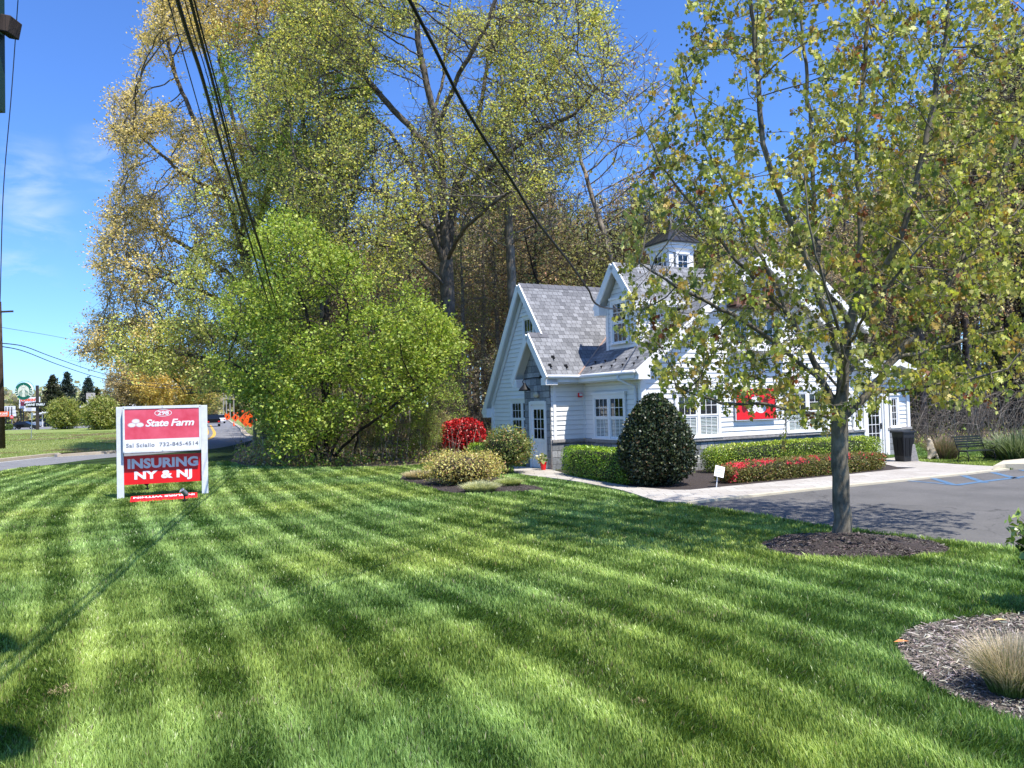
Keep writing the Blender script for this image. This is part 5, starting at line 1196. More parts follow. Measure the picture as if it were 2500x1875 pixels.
bush('holly_bush', 'large clipped dome of dark glossy holly in front of the house corner', 'bush', cpx(1622, 1196, .85), 1.10, 1.0, 2.28, .062, 24000, [(.022, .038, .015), (.04, .06, .024), (.13, .15, .065), (.12, .08, .04), (.012, .02, .01)], [5, 4, 2.6, .8, 3],
     p=2.35, taper=.56, rough=.045, core=(.010, .012, .008), seed=2, lift=.02, outw=.75, spike=.03)
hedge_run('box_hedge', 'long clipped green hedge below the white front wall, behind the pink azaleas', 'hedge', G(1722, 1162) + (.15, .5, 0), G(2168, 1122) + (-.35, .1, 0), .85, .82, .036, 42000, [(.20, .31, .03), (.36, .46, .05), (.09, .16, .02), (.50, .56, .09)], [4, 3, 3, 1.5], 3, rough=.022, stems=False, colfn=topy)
def azcol(P, c, Nn):
    g0_ = np.random.default_rng(8)
    fl = (vnoise(P[:, 0] * 2.2, P[:, 2] * 2.2 + P[:, 1], .42, 21) > .57) & (g0_.random(len(P)) < np.clip(1.15 - (P[:, 0] + 1.5) * .24, .12, 1)) & ((P[:, 2] > .40) | (vnoise(P[:, 0], P[:, 2], .25, 4) > .80)); g = np.random.default_rng(3)
    fl &= g.random(len(P)) < .8; c = c.copy(); c[fl] = np.array((.95, .09, .14)) * g.uniform(.8, 1.15, (fl.sum(), 1)); return c
hedge_run('azalea_hedge', 'low bronze green azalea hedge flecked with pink red flowers along the kerb walk', 'hedge', G(1762, 1188) + (.05, .42, 0), G(2196, 1146) + (-.45, .2, 0), .74, .53, .040, 36000,
          [(.20, .21, .055), (.30, .28, .08), (.26, .14, .07), (.09, .11, .03), (.42, .40, .14)], [4, 3, 2.2, 3, 1], 4, rough=.055, stems=False, colfn=azcol, p=6, core=(.02, .018, .012), mat_='leaf')
bush('photinia_bush', 'clipped round bush of shiny bright red leaves at the edge of the woods', 'bush', cpx(1131, 1112), .95, .85, 1.58, .075, 8000, [(.55, .012, .018), (.75, .05, .05), (.28, .008, .012), (.12, .02, .012), (.8, .22, .2)], [5, 3, 4, 1.5, .7],
     p=2.9, rough=.05, core=(.03, .006, .005), seed=5, lift=.15)
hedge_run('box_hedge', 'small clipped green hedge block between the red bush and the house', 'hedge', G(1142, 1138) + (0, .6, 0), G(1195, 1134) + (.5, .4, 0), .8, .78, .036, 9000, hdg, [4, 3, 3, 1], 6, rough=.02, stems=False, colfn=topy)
bush('gold_shrub', 'wide low shrub of yellow cream variegated leaves in the island bed', 'bush', cpx(1122, 1192, .8), 1.0, .78, .90, .055, 9500, [(.74, .64, .20), (.84, .74, .32), (.36, .36, .09), (.20, .15, .07), (.58, .36, .20)], [5, 3, 2.5, 2, 1.4],
     p=2.3, rough=.20, core=(.03, .022, .014), seed=7, mat_='leaf', shape='x', aspect=.26, spike=.18, inner=.5)
bush('leafy_shrub', 'loose upright green shrub with reddish tips beside the stone porch', 'bush', cpx(1238, 1162, .35), .76, .68, 1.42, .062, 8500, [(.19, .25, .06), (.32, .36, .10), (.44, .26, .10), (.08, .11, .03), (.55, .54, .24)], [4, 3, 1.4, 3, 1],
     p=2.1, rough=.24, core=(.025, .026, .014), seed=8, lift=.26, mat_='leaf', shape='x', aspect=.3, spike=.12, inner=.6)
def tuft(name, label, c, r, h, n, tip, basec, seed, group=None, lean=1.0, sx=1.0, w=.004):
    g = np.random.default_rng(seed); root = empty(name, (c[0], c[1], 0.01), 0, label, 'grass tuft', group)
    an = g.uniform(0, 2 * PI, n); rr = np.sqrt(g.random(n)) * r * .45; bx, by = np.cos(an) * rr * sx, np.sin(an) * rr; ln = g.uniform(.6, 1.1, n) * h; out = (rr / (r * .45)) ** 1.2 * lean + g.normal(0, .15, n)
    an2 = an + g.normal(0, .35, n); dx, dy = np.cos(an2) * out, np.sin(an2) * out; pa = an + PI / 2 + g.normal(0, .6, n); wx, wy = np.cos(pa) * w, np.sin(pa) * w
    rows = []; k = 5
    for i in range(k):
        t = i / (k - 1); z = ln * (t - .42 * t * t * np.abs(out)); ww = 1 - t * .85
        X = bx + dx * ln * t * (.35 + .65 * t); Y = by + dy * ln * t * (.35 + .65 * t)
        rows += [np.stack([X - wx * ww, Y - wy * ww, np.maximum(z, .004)], 1), np.stack([X + wx * ww, Y + wy * ww, np.maximum(z, .004)], 1)]
    V = np.stack(rows, 1); idx = np.arange(n)[:, None] * (2 * k); q = np.concatenate([idx + np.array((2 * i, 2 * i + 1, 2 * i + 3, 2 * i + 2)) for i in range(k - 1)], 1).reshape(-1)
    C = np.stack([np.array(basec) * (1 - t) + np.array(tip) * t for t in (0, .35, .8, 1.0)], 0); C = C[None] * g.uniform(.65, 1.25, (n, 1, 1)); grn = g.random(n) < .18; C[grn] = np.array((.10, .16, .03))
    np_mesh('blades', V.reshape(-1, 3), q, 4, M['straw'], tint=np.clip(C.reshape(-1, 3), 0, 1), parent=root); return root
M['straw'] = leaf_mat('dry_grass_blades', rough=.5, trans=.25, spec=.3, tsat=(1, 1, .8))
tuft('ornamental_grass', 'pale straw coloured grass clump at the left end of the island bed', cpx(1020, 1172, .05), .42, .30, 2600, (.80, .66, .40), (.42, .38, .16), 1, lean=.9, sx=1.6, w=.006)
tuft('ornamental_grass', 'cream green grass clump at the front edge of the island bed', cpx(1172, 1205, .15), .46, .30, 3200, (.82, .80, .46), (.34, .40, .12), 2, lean=.9, sx=1.6, w=.006)
tuft('ornamental_grass', 'small yellow green grass clump on the right of the island bed', cpx(1242, 1190, .2), .36, .24, 2600, (.68, .72, .30), (.28, .38, .09), 3, lean=.9, sx=1.6, w=.006)
tb_ = G(2490, 1712); tuft('ornamental_grass', 'large tuft of dry straw blades with green base in the greying mulch', (tb_[0] + .02, tb_[1] + .1), .32, .43, 2300, (.72, .59, .40), (.16, .22, .05), 4, lean=.62, w=.0032)
# mulch chips scattered on the beds
def chips(name, label, poly, n, z, cols, size, seed, zf=None):
    g = np.random.default_rng(seed); P = np.array([tuple(q)[:2] for q in poly]); x = g.uniform(P[:, 0].min(), P[:, 0].max(), n); y = g.uniform(P[:, 1].min(), P[:, 1].max(), n); m = in_poly(x, y, [tuple(q)[:2] for q in poly]); x, y = x[m], y[m]; n = len(x)
    zz = np.full(n, z) if zf is None else zf(x, y)
    an = g.uniform(0, 2 * PI, n); L_ = size * g.uniform(.4, 1.5, n); W_ = size * g.uniform(.08, .22, n); tl = g.normal(0, .22, n)
    ax = np.stack([np.cos(an), np.sin(an), tl], 1); s_ = np.stack([-np.sin(an), np.cos(an), g.normal(0, .3, n)], 1); C = np.stack([x, y, zz + .006 + g.random(n) * .012], 1)
    V = np.stack([C - ax * L_[:, None] / 2 - s_ * W_[:, None] / 2, C - ax * L_[:, None] / 2 + s_ * W_[:, None] / 2, C + ax * L_[:, None] / 2 + s_ * W_[:, None] / 2, C + ax * L_[:, None] / 2 - s_ * W_[:, None] / 2], 1)
    tag(np_mesh(name, V.reshape(-1, 3), np.arange(n * 4), 4, M['chip'], tint=pick_cols(n, cols, [1] * len(cols), .3, seed)), label, 'mulch', kind='stuff')
M['chip'] = tint_mat('bark_chips', .85)
chips('bark_chips', 'greying bark mulch chips in the bed at the lower right corner', bed_right, 42000, .02, [(.27, .23, .19), (.15, .125, .10), (.07, .058, .048), (.035, .03, .026), (.40, .36, .30)], .055, 1)
_mz = lambda x, y: .01 + .13 * (np.cos(np.clip(np.hypot((x - tc_[0] - .05) / 1.22, (y - tc_[1] + .12) / .98), 0, 1) * PI) * .5 + .5)
chips('bark_chips', 'dark bark mulch chips heaped round the maple trunk', mound_poly, 16000, .01, [(.05, .038, .032), (.09, .07, .06), (.025, .02, .018), (.20, .165, .14)], .06, 2, _mz)
chips('bark_chips', 'dark bark mulch in the island bed', bed_left, 9000, .03, [(.07, .055, .045), (.12, .095, .08), (.03, .025, .02)], .06, 3)
# near shrub just outside the right edge: only a few glossy sprays reach into the picture
rs = G(2622, 1500)
rb = bush('laurel_shrub', 'glossy light edged leaf sprays of a shrub reaching in at the right edge', 'bush', (rs[0], rs[1]), .36, .42, .98, .085, 1500, [(.12, .20, .03), (.26, .34, .07), (.06, .10, .02)], [4, 3, 3], p=2.1, rough=.2, seed=31, lift=.12, inner=.5)
g = np.random.default_rng(9); mb = MB(); LP = []
for (x, y) in ((2462, 1285), (2470, 1318), (2490, 1262), (2498, 1300)):
    e = D(x, y, rs[1] - .05) - np.array((rs[0], rs[1], 0)); mb.tube([(.02, 0, .35), e * .6 + np.array((.1, 0, .1)), e], [.008, .005, .002], 5)
    for k in range(9): LP.append(e + g.normal(0, .022, 3))
mb.build('branch', M['bark'], rb, smooth=True)
leafmesh('spray', np.array(LP), .085, pick_cols(len(LP), [(.16, .26, .04), (.34, .42, .10)], [1, 1]), M['leafgloss'], rb, 3, aspect=.22)
# ================================================================== ROADSIDE SIGN
def UPR(x, y, z): return Matrix.Translation((x, y, z)) @ Matrix.Rotation(PI / 2, 4, 'X')
def fit_text(name, body, w, h, m, parent, mtx, bold=.0, shear=0.0, extrude=.003, space=1.0, label=None):
    """text scaled to exactly w x h (metres), centred on mtx"""
    o = text_obj(name, body, 1.0, m, None, None, extrude, shear, bold, space)
    co = np.array([v.co[:] for v in o.data.vertices]); lo, hi = co.min(0), co.max(0)
    S = Matrix.Diagonal((w / (hi[0] - lo[0]), h / (hi[1] - lo[1]), 1, 1)) @ Matrix.Translation((-(lo[0] + hi[0]) / 2, -(lo[1] + hi[1]) / 2, 0))
    o.data.transform(mtx @ S); o.parent = parent
    if label: o['label'] = label
    return o
pL, pR = G(295, 1220), G(501, 1207); dS = pR - pL; SW = float(np.linalg.norm(dS)); srz = math.atan2(dS[1], dS[0])
sg_ = empty('roadside_sign', (pL[0], pL[1], 0), srz, 'white two post sign with faded red top panel and bright red panel below it', 'sign')
for x in (0, SW): MB().box(x - .078, x + .078, -.075, .075, 0, 2.31).build('post', M['postw'] if 'postw' in M else M.setdefault('postw', mat('weathered_white_post', (.70, .72, .72), .6, noise=.10, nscale=6, bump=.15)), sg_, bevel=.006)
x0, x1 = .078, SW - .078
cab = MB(); cab.box(x0, x1, -.20, .14, 1.165, 2.32); cabo = cab.build('cabinet', M['alu'], sg_, bevel=.006)
fr = MB(); fr.box(x0, x1, -.225, -.20, 2.25, 2.32); fr.box(x0, x1, -.225, -.20, 1.165, 1.21); fr.box(x0, x0 + .045, -.225, -.20, 1.21, 2.25); fr.box(x1 - .045, x1, -.225, -.20, 1.21, 2.25); fr.build('frame', M['postw'], sg_)
MB().box(x0 + .045, x1 - .045, -.212, -.2015, 1.49, 2.25).build('red_face', M['faded'], sg_)
MB().box(x0 + .045, x1 - .045, -.211, -.2015, 1.21, 1.49).build('white_face', M['white'], sg_)
for sx_ in (x0 + .02, SW / 2, x1 - .02):
    for sz_ in (1.187, 2.285): MB().tube([(sx_, -.224, sz_), (sx_, -.231, sz_)], .011, 8).build('screw', M['alu'], sg_)
xc = SW / 2; yf = -.2135
ov = MB(); ring(ov, xc + .02, 2.135, .20, .088, .014, yf); 
for cx, cz in ((xc - .605, 1.945), (xc - .695, 1.852), (xc - .515, 1.852)):
    disc(ov, cx, cz, .078, .045, yf - .001 - .0006 * (cx - xc)); ring(ov, cx, cz, .092, .058, .007, yf - .0018 - .0006 * (cx - xc))
ov.build('oval_emblem', M['white'], sg_)
fit_text('lettering', '298', .26, .105, M['white'], sg_, UPR(xc + .02, yf, 2.135), bold=.03)
fit_text('lettering', 'State Farm', 1.13, .185, M['white'], sg_, UPR(xc + .175, yf, 1.89), bold=.028, shear=.25, space=.92)
fit_text('lettering', 'Sal Sciallo  732-845-4514', 1.66, .10, M['grey'], sg_, UPR(xc, yf + .001, 1.345), bold=.02, space=1.1)
MB().box(x0 - .01, x1 + .01, .02, .032, .355, 1.075).build('lower_panel', M['red'], sg_)
fit_text('lettering', 'INSURING', 1.64, .255, M['white'], sg_, UPR(xc, .018, .875), bold=.045, space=1.02)
fit_text('lettering', 'NY & NJ', 1.34, .27, M['white'], sg_, UPR(xc, .018, .55), bold=.05, space=1.05)
bn = empty('fallen_sign_panel', tuple(G(401, 1224)), srz + .01, 'narrow red panel with white lettering lying upside down in the grass below the white sign', 'sign')
bm = Matrix.Translation((0, .13, .085)) @ Matrix.Rotation(R_(14), 4, 'X')
mbx = MB().box(-.74, .74, -.20, .20, -.004, .004); mbx.xform(bm); mbx.build('panel', M['red'], bn)
fit_text('lettering', 'INQUIRE WITHIN', 1.36, .13, M['white'], bn, bm @ Matrix.Translation((0, .08, .006)) @ Matrix.Rotation(PI, 4, 'Z'), bold=.03)
def ground_spot(name, label, c, rz, m, tilt):
    r = empty(name, (c[0], c[1], 0), rz, label, 'spotlight', None)
    MB().lathe([(.012, 0), (.014, .06), (.05, .06), (.055, .085), (.018, .09), (.016, .16), (.03, .165), (.03, .20)], (0, 0, 0), 14).build('stake', M['black'], r, smooth=False)
    h = MB(); h.lathe([(.028, -.10), (.05, -.08), (.058, -.02), (.062, .09), (.066, .10), (.055, .10), (.05, .085)], (0, 0, 0), 18)
    h.xform(Matrix.Translation((0, 0, .25)) @ Matrix.Rotation(tilt, 4, 'Y') @ Matrix.Rotation(R_(18), 4, 'X')); h.build('lamp_head', m, r, smooth=True)
ground_spot('ground_spotlight', 'grey bullet spotlight on a stake in the grass before the lying panel', G(451, 1229), srz, M['alu'], R_(-42))
ground_spot('ground_spotlight', 'small black spotlight on a stake behind the lower red panel', G(360, 1199), srz, M['black'], R_(25))
# ================================================================== SMALL THINGS NEAR THE HOUSE
pt = G(1327, 1151); pot = empty('flower_pot', (pt[0], pt[1], .05), 0, 'small red pot of white flowers on the walk in front of the side door', 'flower pot')
MB().lathe([(.07, 0), (.085, .10), (.10, .22), (.115, .22), (.115, .245), (.095, .245), (.09, .2)], (0, 0, 0), 18).build('pot', M['red'], pot, smooth=False)
gq = np.random.default_rng(4); lp = gq.normal(0, .06, (60, 3)) + (-.04, 0, .33); leafmesh('leaf', lp, .09, pick_cols(60, [(.12, .2, .04), (.3, .35, .1)], [1, 1]), M['leaf'], pot, 2)
lp = gq.normal(0, .07, (46, 3)) * (1, 1, .8) + (-.10, 0, .36); leafmesh('flower', lp, .085, pick_cols(46, [(.8, .78, .6), (.75, .72, .45)], [3, 1]), M['leaf'], pot, 3)
ys = G(1749, 1193); yd = empty('yard_sign', (ys[0], ys[1], .03), R_(12), 'small tilted white yard sign with blue lines staked beside the walk', 'sign')
yt = Matrix.Rotation(R_(8), 4, 'Y'); mb = MB(); mb.box(-.011, .011, -.008, .008, 0, .34); mb.xform(yt); mb.build('stake', M['white'], yd)
yt2 = yt @ Matrix.Translation((.04, 0, .38)) @ Matrix.Rotation(R_(-28), 4, 'X') @ Matrix.Rotation(R_(-14), 4, 'Z') @ Matrix.Rotation(R_(16), 4, 'Y')
mb = MB(); mb.box(-.11, .11, -.006, .006, -.14, .14); mb.xform(yt2); mb.build('panel', M['white'], yd)
mb = MB()
for i, (w, z) in enumerate(((.06, .10), (.085, .06), (.07, .035), (.08, -.02), (.08, -.045), (.05, -.09))): mb.box(-w, w, -.009, -.006, z - .007, z + .007)
mb.xform(yt2); mb.build('printed_lines', mat('blue_print', (.10, .13, .4), .5), yd)
bi = G(2207, 1132); bn2 = empty('litter_bin', (bi[0], bi[1] + .3, .05), R_(20), 'tapered black square plastic bin standing beside the stone corner of the entrance', 'litter bin')
mb = MB()
def ringbox(mb, a, z0, b, z1):
    A = [(-a, -a, z0), (a, -a, z0), (a, a, z0), (-a, a, z0)]; B = [(-b, -b, z1), (b, -b, z1), (b, b, z1), (-b, b, z1)]
    for j in range(4): mb.face([A[j], A[(j + 1) % 4], B[(j + 1) % 4], B[j]])
ringbox(mb, .235, 0, .30, .98); mb.box(-.34, .34, -.34, .34, .98, 1.045); mb.face([(-.235, -.235, .001), (-.235, .235, .001), (.235, .235, .001), (.235, -.235, .001)])
mb.build('bin_body', M['charcoal'], bn2, bevel=.012)
mb = MB()
for sx, sy in ((0, -1), (-1, 0)):
    for k in (-.12, .12):
        if sx == 0: mb.prism([(k - .085, -.262, .2), (k + .085, -.262, .2), (k + .095, -.300, .82), (k - .095, -.300, .82)], (0, -.008, 0))
        else: mb.prism([(-.262, k - .085, .2), (-.262, k + .085, .2), (-.300, k + .095, .82), (-.300, k - .095, .82)], (-.008, 0, 0))
mb.build('recessed_panel', M['black'], bn2)
fc = G(2236, 1131); mb = MB(); mb.prism([(-.10, 0, 0), (.16, 0, 0), (.05, 0, .55), (-.06, 0, .55)], (0, .25, 0))
tag(mb.build('stone_wedge', M['stonecap'], None, bevel=.02), 'pale tapering stone block standing just right of the black bin', 'stone').location = (fc[0], fc[1] + .1, .03)
# carved animal statue (sitting bear-like shape)
bs = G(2275, 1124); bear = empty('animal_statue', (bs[0], bs[1], .01), R_(-12), 'pale weathered stone statue of a hunched upright animal on the gravel by the bin', 'statue')
def skin(name, verts, edges, rad, m, parent, sub=2, root=0):
    me = bpy.data.meshes.new(name); me.from_pydata(verts, edges, []); o = bpy.data.objects.new(name, me); col.objects.link(o); me.materials.append(m)
    md = o.modifiers.new('skin', 'SKIN'); md.use_smooth_shade = True
    for i, r in enumerate(rad): me.skin_vertices[0].data[i].radius = (r, r)
    me.skin_vertices[0].data[root].use_root = True
    s = o.modifiers.new('sub', 'SUBSURF'); s.levels = sub; s.render_levels = sub; o.parent = parent; return o
statm = mat('weathered_cream_stone', (.36, .29, .19), .9, c2=(.58, .50, .37), nscale=7, bump=.9, bscale=26)
skin('body', [(.08, 0, .18), (.04, 0, .45), (-.02, 0, .72), (-.06, 0, .93), (-.10, -.03, 1.05), (-.20, -.10, 1.06), (.17, -.02, .32), (.25, -.03, .12), (.28, -.05, .02), (-.16, -.14, .62), (-.25, -.2, .5), (-.14, -.14, .18), (-.22, -.22, .04)],
     [(0, 1), (1, 2), (2, 3), (3, 4), (4, 5), (0, 6), (6, 7), (7, 8), (2, 9), (9, 10), (0, 11), (11, 12)], [.20, .22, .19, .14, .125, .06, .13, .09, .06, .07, .05, .10, .08], statm, bear)
mb = MB()
for dy in (-.06, .06): mb.lathe([(.0, -.02), (.03, -.015), (.032, .01), (.0, .025)], (-.06, dy, 1.16), 10)
mb.build('ear', statm, bear, smooth=True)
mb = MB()
for dy in (-.055, .01): mb.lathe([(.0, -.014), (.014, 0), (.0, .014)], (-.20 + .02 * (dy > 0), -.13 + dy * .3, 1.10), 8)
mb.build('eye', M['black'], bear)
bear.scale = (.62, .62, .62)
# park bench
bc = (G(2340, 1127) + G(2400, 1136)) / 2; bench = empty('garden_bench', (bc[0] + .25, bc[1] + .35, .01), R_(196), 'dark slatted garden bench with curled iron ends on the gravel edge', 'bench')
iron = M['black']; slat = mat('dark_green_slats', (.015, .022, .016), .5, noise=.2)
mb = MB()
for i in range(4): mb.box(-.62, .62, .02 + i * .105, .105 + i * .105, .42, .445)
mb.build('seat', slat, bench)
mb = MB()
for i in range(5): y = .02 - .035 * i; mb.box(-.62, .62, y - .06, y - .035, .54 + i * .085, .605 + i * .085)
mb.build('backrest', slat, bench)
for x in (-.6, .6):
    mb = MB(); mb.tube([(x, .42, 0), (x, .46, .2), (x, .38, .40), (x, .05, .42), (x, -.05, .55), (x, -.17, .95)], .018, 7); mb.tube([(x, -.08, 0), (x, .02, .18), (x, .05, .42)], .018, 7)
    mb.tube([(x, -.06, .62), (x, .15, .68), (x, .38, .66), (x, .46, .58), (x, .42, .50), (x, .37, .53)], .016, 7); mb.tube([(x, .0, .16), (x, .22, .24), (x, .44, .16)], .012, 6); mb.build('end_frame', iron, bench, smooth=True)
tuft('ornamental_grass', 'brown dry grass clump between the statue and the bench', G(2305, 1122)[:2], .75, .75, 900, (.30, .22, .13), (.09, .07, .04), 11, lean=.6, w=.009)
tuft('leafy_clump', 'broad clump of long green leaves at the right edge behind the bench', G(2485, 1126)[:2], 1.1, 1.0, 700, (.24, .29, .14), (.06, .10, .03), 12, lean=.8, w=.022)
tuft('leafy_clump', 'small clump of green leaves just behind the bench', G(2440, 1122)[:2], .8, .75, 420, (.28, .34, .14), (.05, .10, .03), 13, lean=.8, w=.02)
bench.scale = (.84, .84, .84); bn2.scale = (.76, .76, .9); bn2.location.x += .16
# ================================================================== POLES AND WIRES
PX, PY = -1.86, 2.42
pole = empty('utility_pole', (PX, PY, 0), 0, 'dark pole at the left edge with a riser pipe and floodlight in the top corner', 'utility pole')
MB().tube([(0, 0, 0), (0, 0, 12)], [.16, .11], 14).build('pole', M['wood'], pole, smooth=True)
MB().beam((-.9, -.35, 11.2), (1.2, .5, 11.2), .1, .12).build('crossarm', M['wood'], pole)
r0 = D(3, 150, PY) - np.array((PX, PY, 0)); z0 = D(8, 270, PY)[2]
MB().box(r0[0] - .035, r0[0] - .001, -.02, .02, z0, 6.5).build('riser_pipe', M['green'], pole)
cmx = D(24, 66, PY) - np.array((PX, PY, 0)); mb = MB(); mb.box(-.017, .017, -.03, .03, -.027, .027); mb.xform(Matrix.Translation(tuple(cmx)) @ Matrix.Rotation(R_(12), 4, 'Y')); mb.box(cmx[0] - .03, cmx[0] - .0, -.004, .004, cmx[2] + .012, cmx[2] + .018)
mb.build('floodlight', M['wood'], pole, bevel=.004)
for bx_, by_, bz_, rr_, hh_ in ((.62, .25, 5.6, .24, .8), (.95, .5, 10.6, .26, .9)):
    MB().lathe([(rr_ * .9, 0), (rr_, .05), (rr_, hh_ - .05), (rr_ * .8, hh_)], (bx_, by_, bz_), 16).build('transformer', M['alu'], pole, smooth=False)
def wire(name, label, pts, r, sub=8, group=None, m='rope'):
    P = []; pts = [np.array(p, float) for p in pts]
    for i in range(len(pts) - 1):
        p0 = pts[max(i - 1, 0)]; p1 = pts[i]; p2 = pts[i + 1]; p3 = pts[min(i + 2, len(pts) - 1)]
        for k in range(sub):
            t = k / sub; P.append(.5 * ((2 * p1) + (-p0 + p2) * t + (2 * p0 - 5 * p1 + 4 * p2 - p3) * t * t + (-p0 + 3 * p1 - 3 * p2 + p3) * t ** 3))
    P.append(pts[-1]); o = MB().tube(P, r, 6).build(name, M[m], None, smooth=True); return tag(o, label, 'cable', group)
ZW = 5.8
def roadwire(pp, z=ZW, dz=0.0):
    P = [G(x, y, z) for x, y in pp]; d = (P[0] - P[2]); d = d / abs(d[1]); P = [P[0] + d * (P[0][1] - PY) + np.array((0, 0, .12)), ] + P
    e = P[-1] - P[-3]; e = e / e[1]; P.append(P[-1] + e * 34 + np.array((0, 0, .5))); return P
wa = ((433, 0), (493, 187), (538, 351), (572, 465), (612, 595), (660, 753))
wb = ((465, 0), (516, 187), (550, 317), (589, 465), (640, 623), (674, 742))
wire('overhead_cable', 'thick black overhead cable running from the top edge down into the green tree', roadwire(wa), .022)
wire('overhead_cable', 'second black overhead cable, right of the thickest one', roadwire(wb), .017)
wire('overhead_cable', 'rightmost black cable of the overhead bundle, close beside the second', roadwire([(x + 9 - i * 1.6, y) for i, (x, y) in enumerate(wb)]), .010)
wire('overhead_cable', 'thin overhead cable on the left of the bundle', roadwire(((411, 0), (470, 210), (527, 408), (558, 493), (600, 620), (640, 730))), .007)
wire('overhead_cable', 'thin overhead cable between the two thick ones', roadwire([((a[0] + b[0]) / 2 + 2, (a[1] + b[1]) / 2) for a, b in zip(wa, wb)]), .006)
mast = hw(2.46, D0 - .2, 4.9)
def sdrop(x, y):
    r = ray(x, y); k = r[0] / r[1]; dx, dy = mast[0] - PX, mast[1] - PY; t = (k * PY - PX) / (dx - k * dy); return D(x, y, PY + t * dy)
sp_ = [sdrop(*q) for q in ((1000, 0), (1059, 113), (1125, 244), (1190, 351), (1250, 442), (1311, 540), (1393, 645), (1435, 705), (1477, 751))]
wire('service_cable', 'twisted black service cable sagging from the top edge to the house dormer', [sp_[0] + (sp_[0] - sp_[1]) * 1.5] + sp_ + [np.array(mast)], .017)
wire('guy_wire', 'thin near vertical wire along the left edge against the sky', [D(44, 0, 5), D(28, 227, 5), D(8, 470, 5), D(0, 737, 5), D(-8, 900, 5)], .003)
fp = G(5, 1096); fpole = empty('utility_pole', (fp[0], fp[1], 0), 0, 'brown wooden utility pole across the road at the left edge', 'utility pole')
MB().tube([(0, 0, 0), (-.12, 0, 10.2)], [.21, .13], 12).build('pole', M['wood'], fpole, smooth=True)
MB().beam((-1, .1, 9.5), (.9, -.1, 9.5), .1, .12).build('crossarm', M['wood'], fpole)
os_ = empty('lane_sign', tuple(D(-4, 1011, fp[1] - .25)), 0, 'orange sign with white capitals fixed to the brown pole at the left edge', 'sign')
MB().box(-.85, .72, -.012, .012, -.19, .17).build('panel', M['orange'], os_); fit_text('lettering', 'EN LANE', .66, .17, M['white'], os_, UPR(.33, -.018, .03), bold=.04); MB().box(-.5, .62, -.018, -.012, -.14, -.11).build('underline', M['white'], os_)
def farwire(lab, pp, d0, d1, r): wire('overhead_cable', lab, [D(x, y, d0 + (d1 - d0) * ((x - pp[0][0]) / (pp[-1][0] - pp[0][0])) ** 1.4) for x, y in pp], r)
farwire('upper of two black cables leaving the brown pole to the right', ((5, 838), (60, 846), (130, 872), (240, 909), (340, 932), (480, 944), (640, 950)), 51.6, 170, .035)
farwire('lower of two black cables leaving the brown pole to the right', ((5, 846), (60, 858), (150, 893), (250, 924), (350, 942), (480, 952), (640, 960)), 51.6, 170, .035)
farwire('thin wire high above the two cables from the brown pole', ((-10, 797), (100, 815), (220, 835), (350, 845), (600, 880)), 51.6, 160, .015)
# ================================================================== ROAD WORK SIGNS, VEHICLES
def diamond(c, s, label, rz, two=False, round_=False):
    r = empty('roadwork_sign', (c[0], c[1], 0), rz, label, 'road sign', None); zc = s * .72 + .45
    k = 20 if round_ else 4; P = [(s * .72 * math.sin(2 * PI * i / k), 0, zc + s * .72 * math.cos(2 * PI * i / k)) for i in range(k)]
    mb = MB(); mb.prism(P, (0, .02, 0)); mb.build('panel', M['orange'], r)
    mb = MB(); mb.tube([(0, .05, .4), (0, .05, zc + s * .5)], .02, 6)
    for dx, dy in ((-.5, -.4), (.5, -.4), (-.5, .6), (.5, .6)): mb.tube([(0, .05, .5), (dx, dy, 0)], .018, 6)
    mb.build('stand', M['alu'], r)
    mb = MB(); mb.prism([(-.2 * s, -.012, zc - .25 * s), (.12 * s, -.012, zc - .25 * s), (.2 * s, -.012, zc + .28 * s), (-.05 * s, -.012, zc + .3 * s)], (0, .01, 0)); mb.build('symbol', M['black'], r)
    mb = MB()
    for a in (-.35, .35): mb.prism([(a - .12, .04, zc + s * .72), (a + .12, .04, zc + s * .72), (a + .12, .04, zc + s * .72 + .22), (a - .12, .04, zc + s * .72 + .22)], (0, .01, 0))
    mb.build('warning_flag', M['orange'], r); return r
diamond(G(555, 1030), .95, 'farthest round orange road work sign beside the road', .1, round_=True)
diamond(G(575, 1036), 1.0, 'middle orange diamond road work sign on the kerb side grass', -.1)
diamond(G(600, 1052), 1.15, 'large near orange diamond road work sign half hidden by branches', .0)
diamond(G(611, 1054), 1.05, 'orange road work sign overlapping the large one at the edge of the tree', .5)
mb = MB(); mb.lathe([(.19, 0), (.19, .03), (.13, .04), (.03, .7), (.0, .7)], (0, 0, 0), 14); o = mb.build('traffic_cone', M['orange']); o.location = tuple(G(571, 1040)); tag(o, 'orange traffic cone at the foot of the middle road work sign', 'traffic cone')
def wheel(parent, x, y, r, w=.2):
    t = MB().tube([(x, y - w / 2, r), (x, y + w / 2, r)], r, 18).build('wheel', M['tyre'], parent); MB().tube([(x, y - w / 2 - .012, r), (x, y + w / 2 + .012, r)], r * .58, 14).build('rim', M['alu'], t); return t
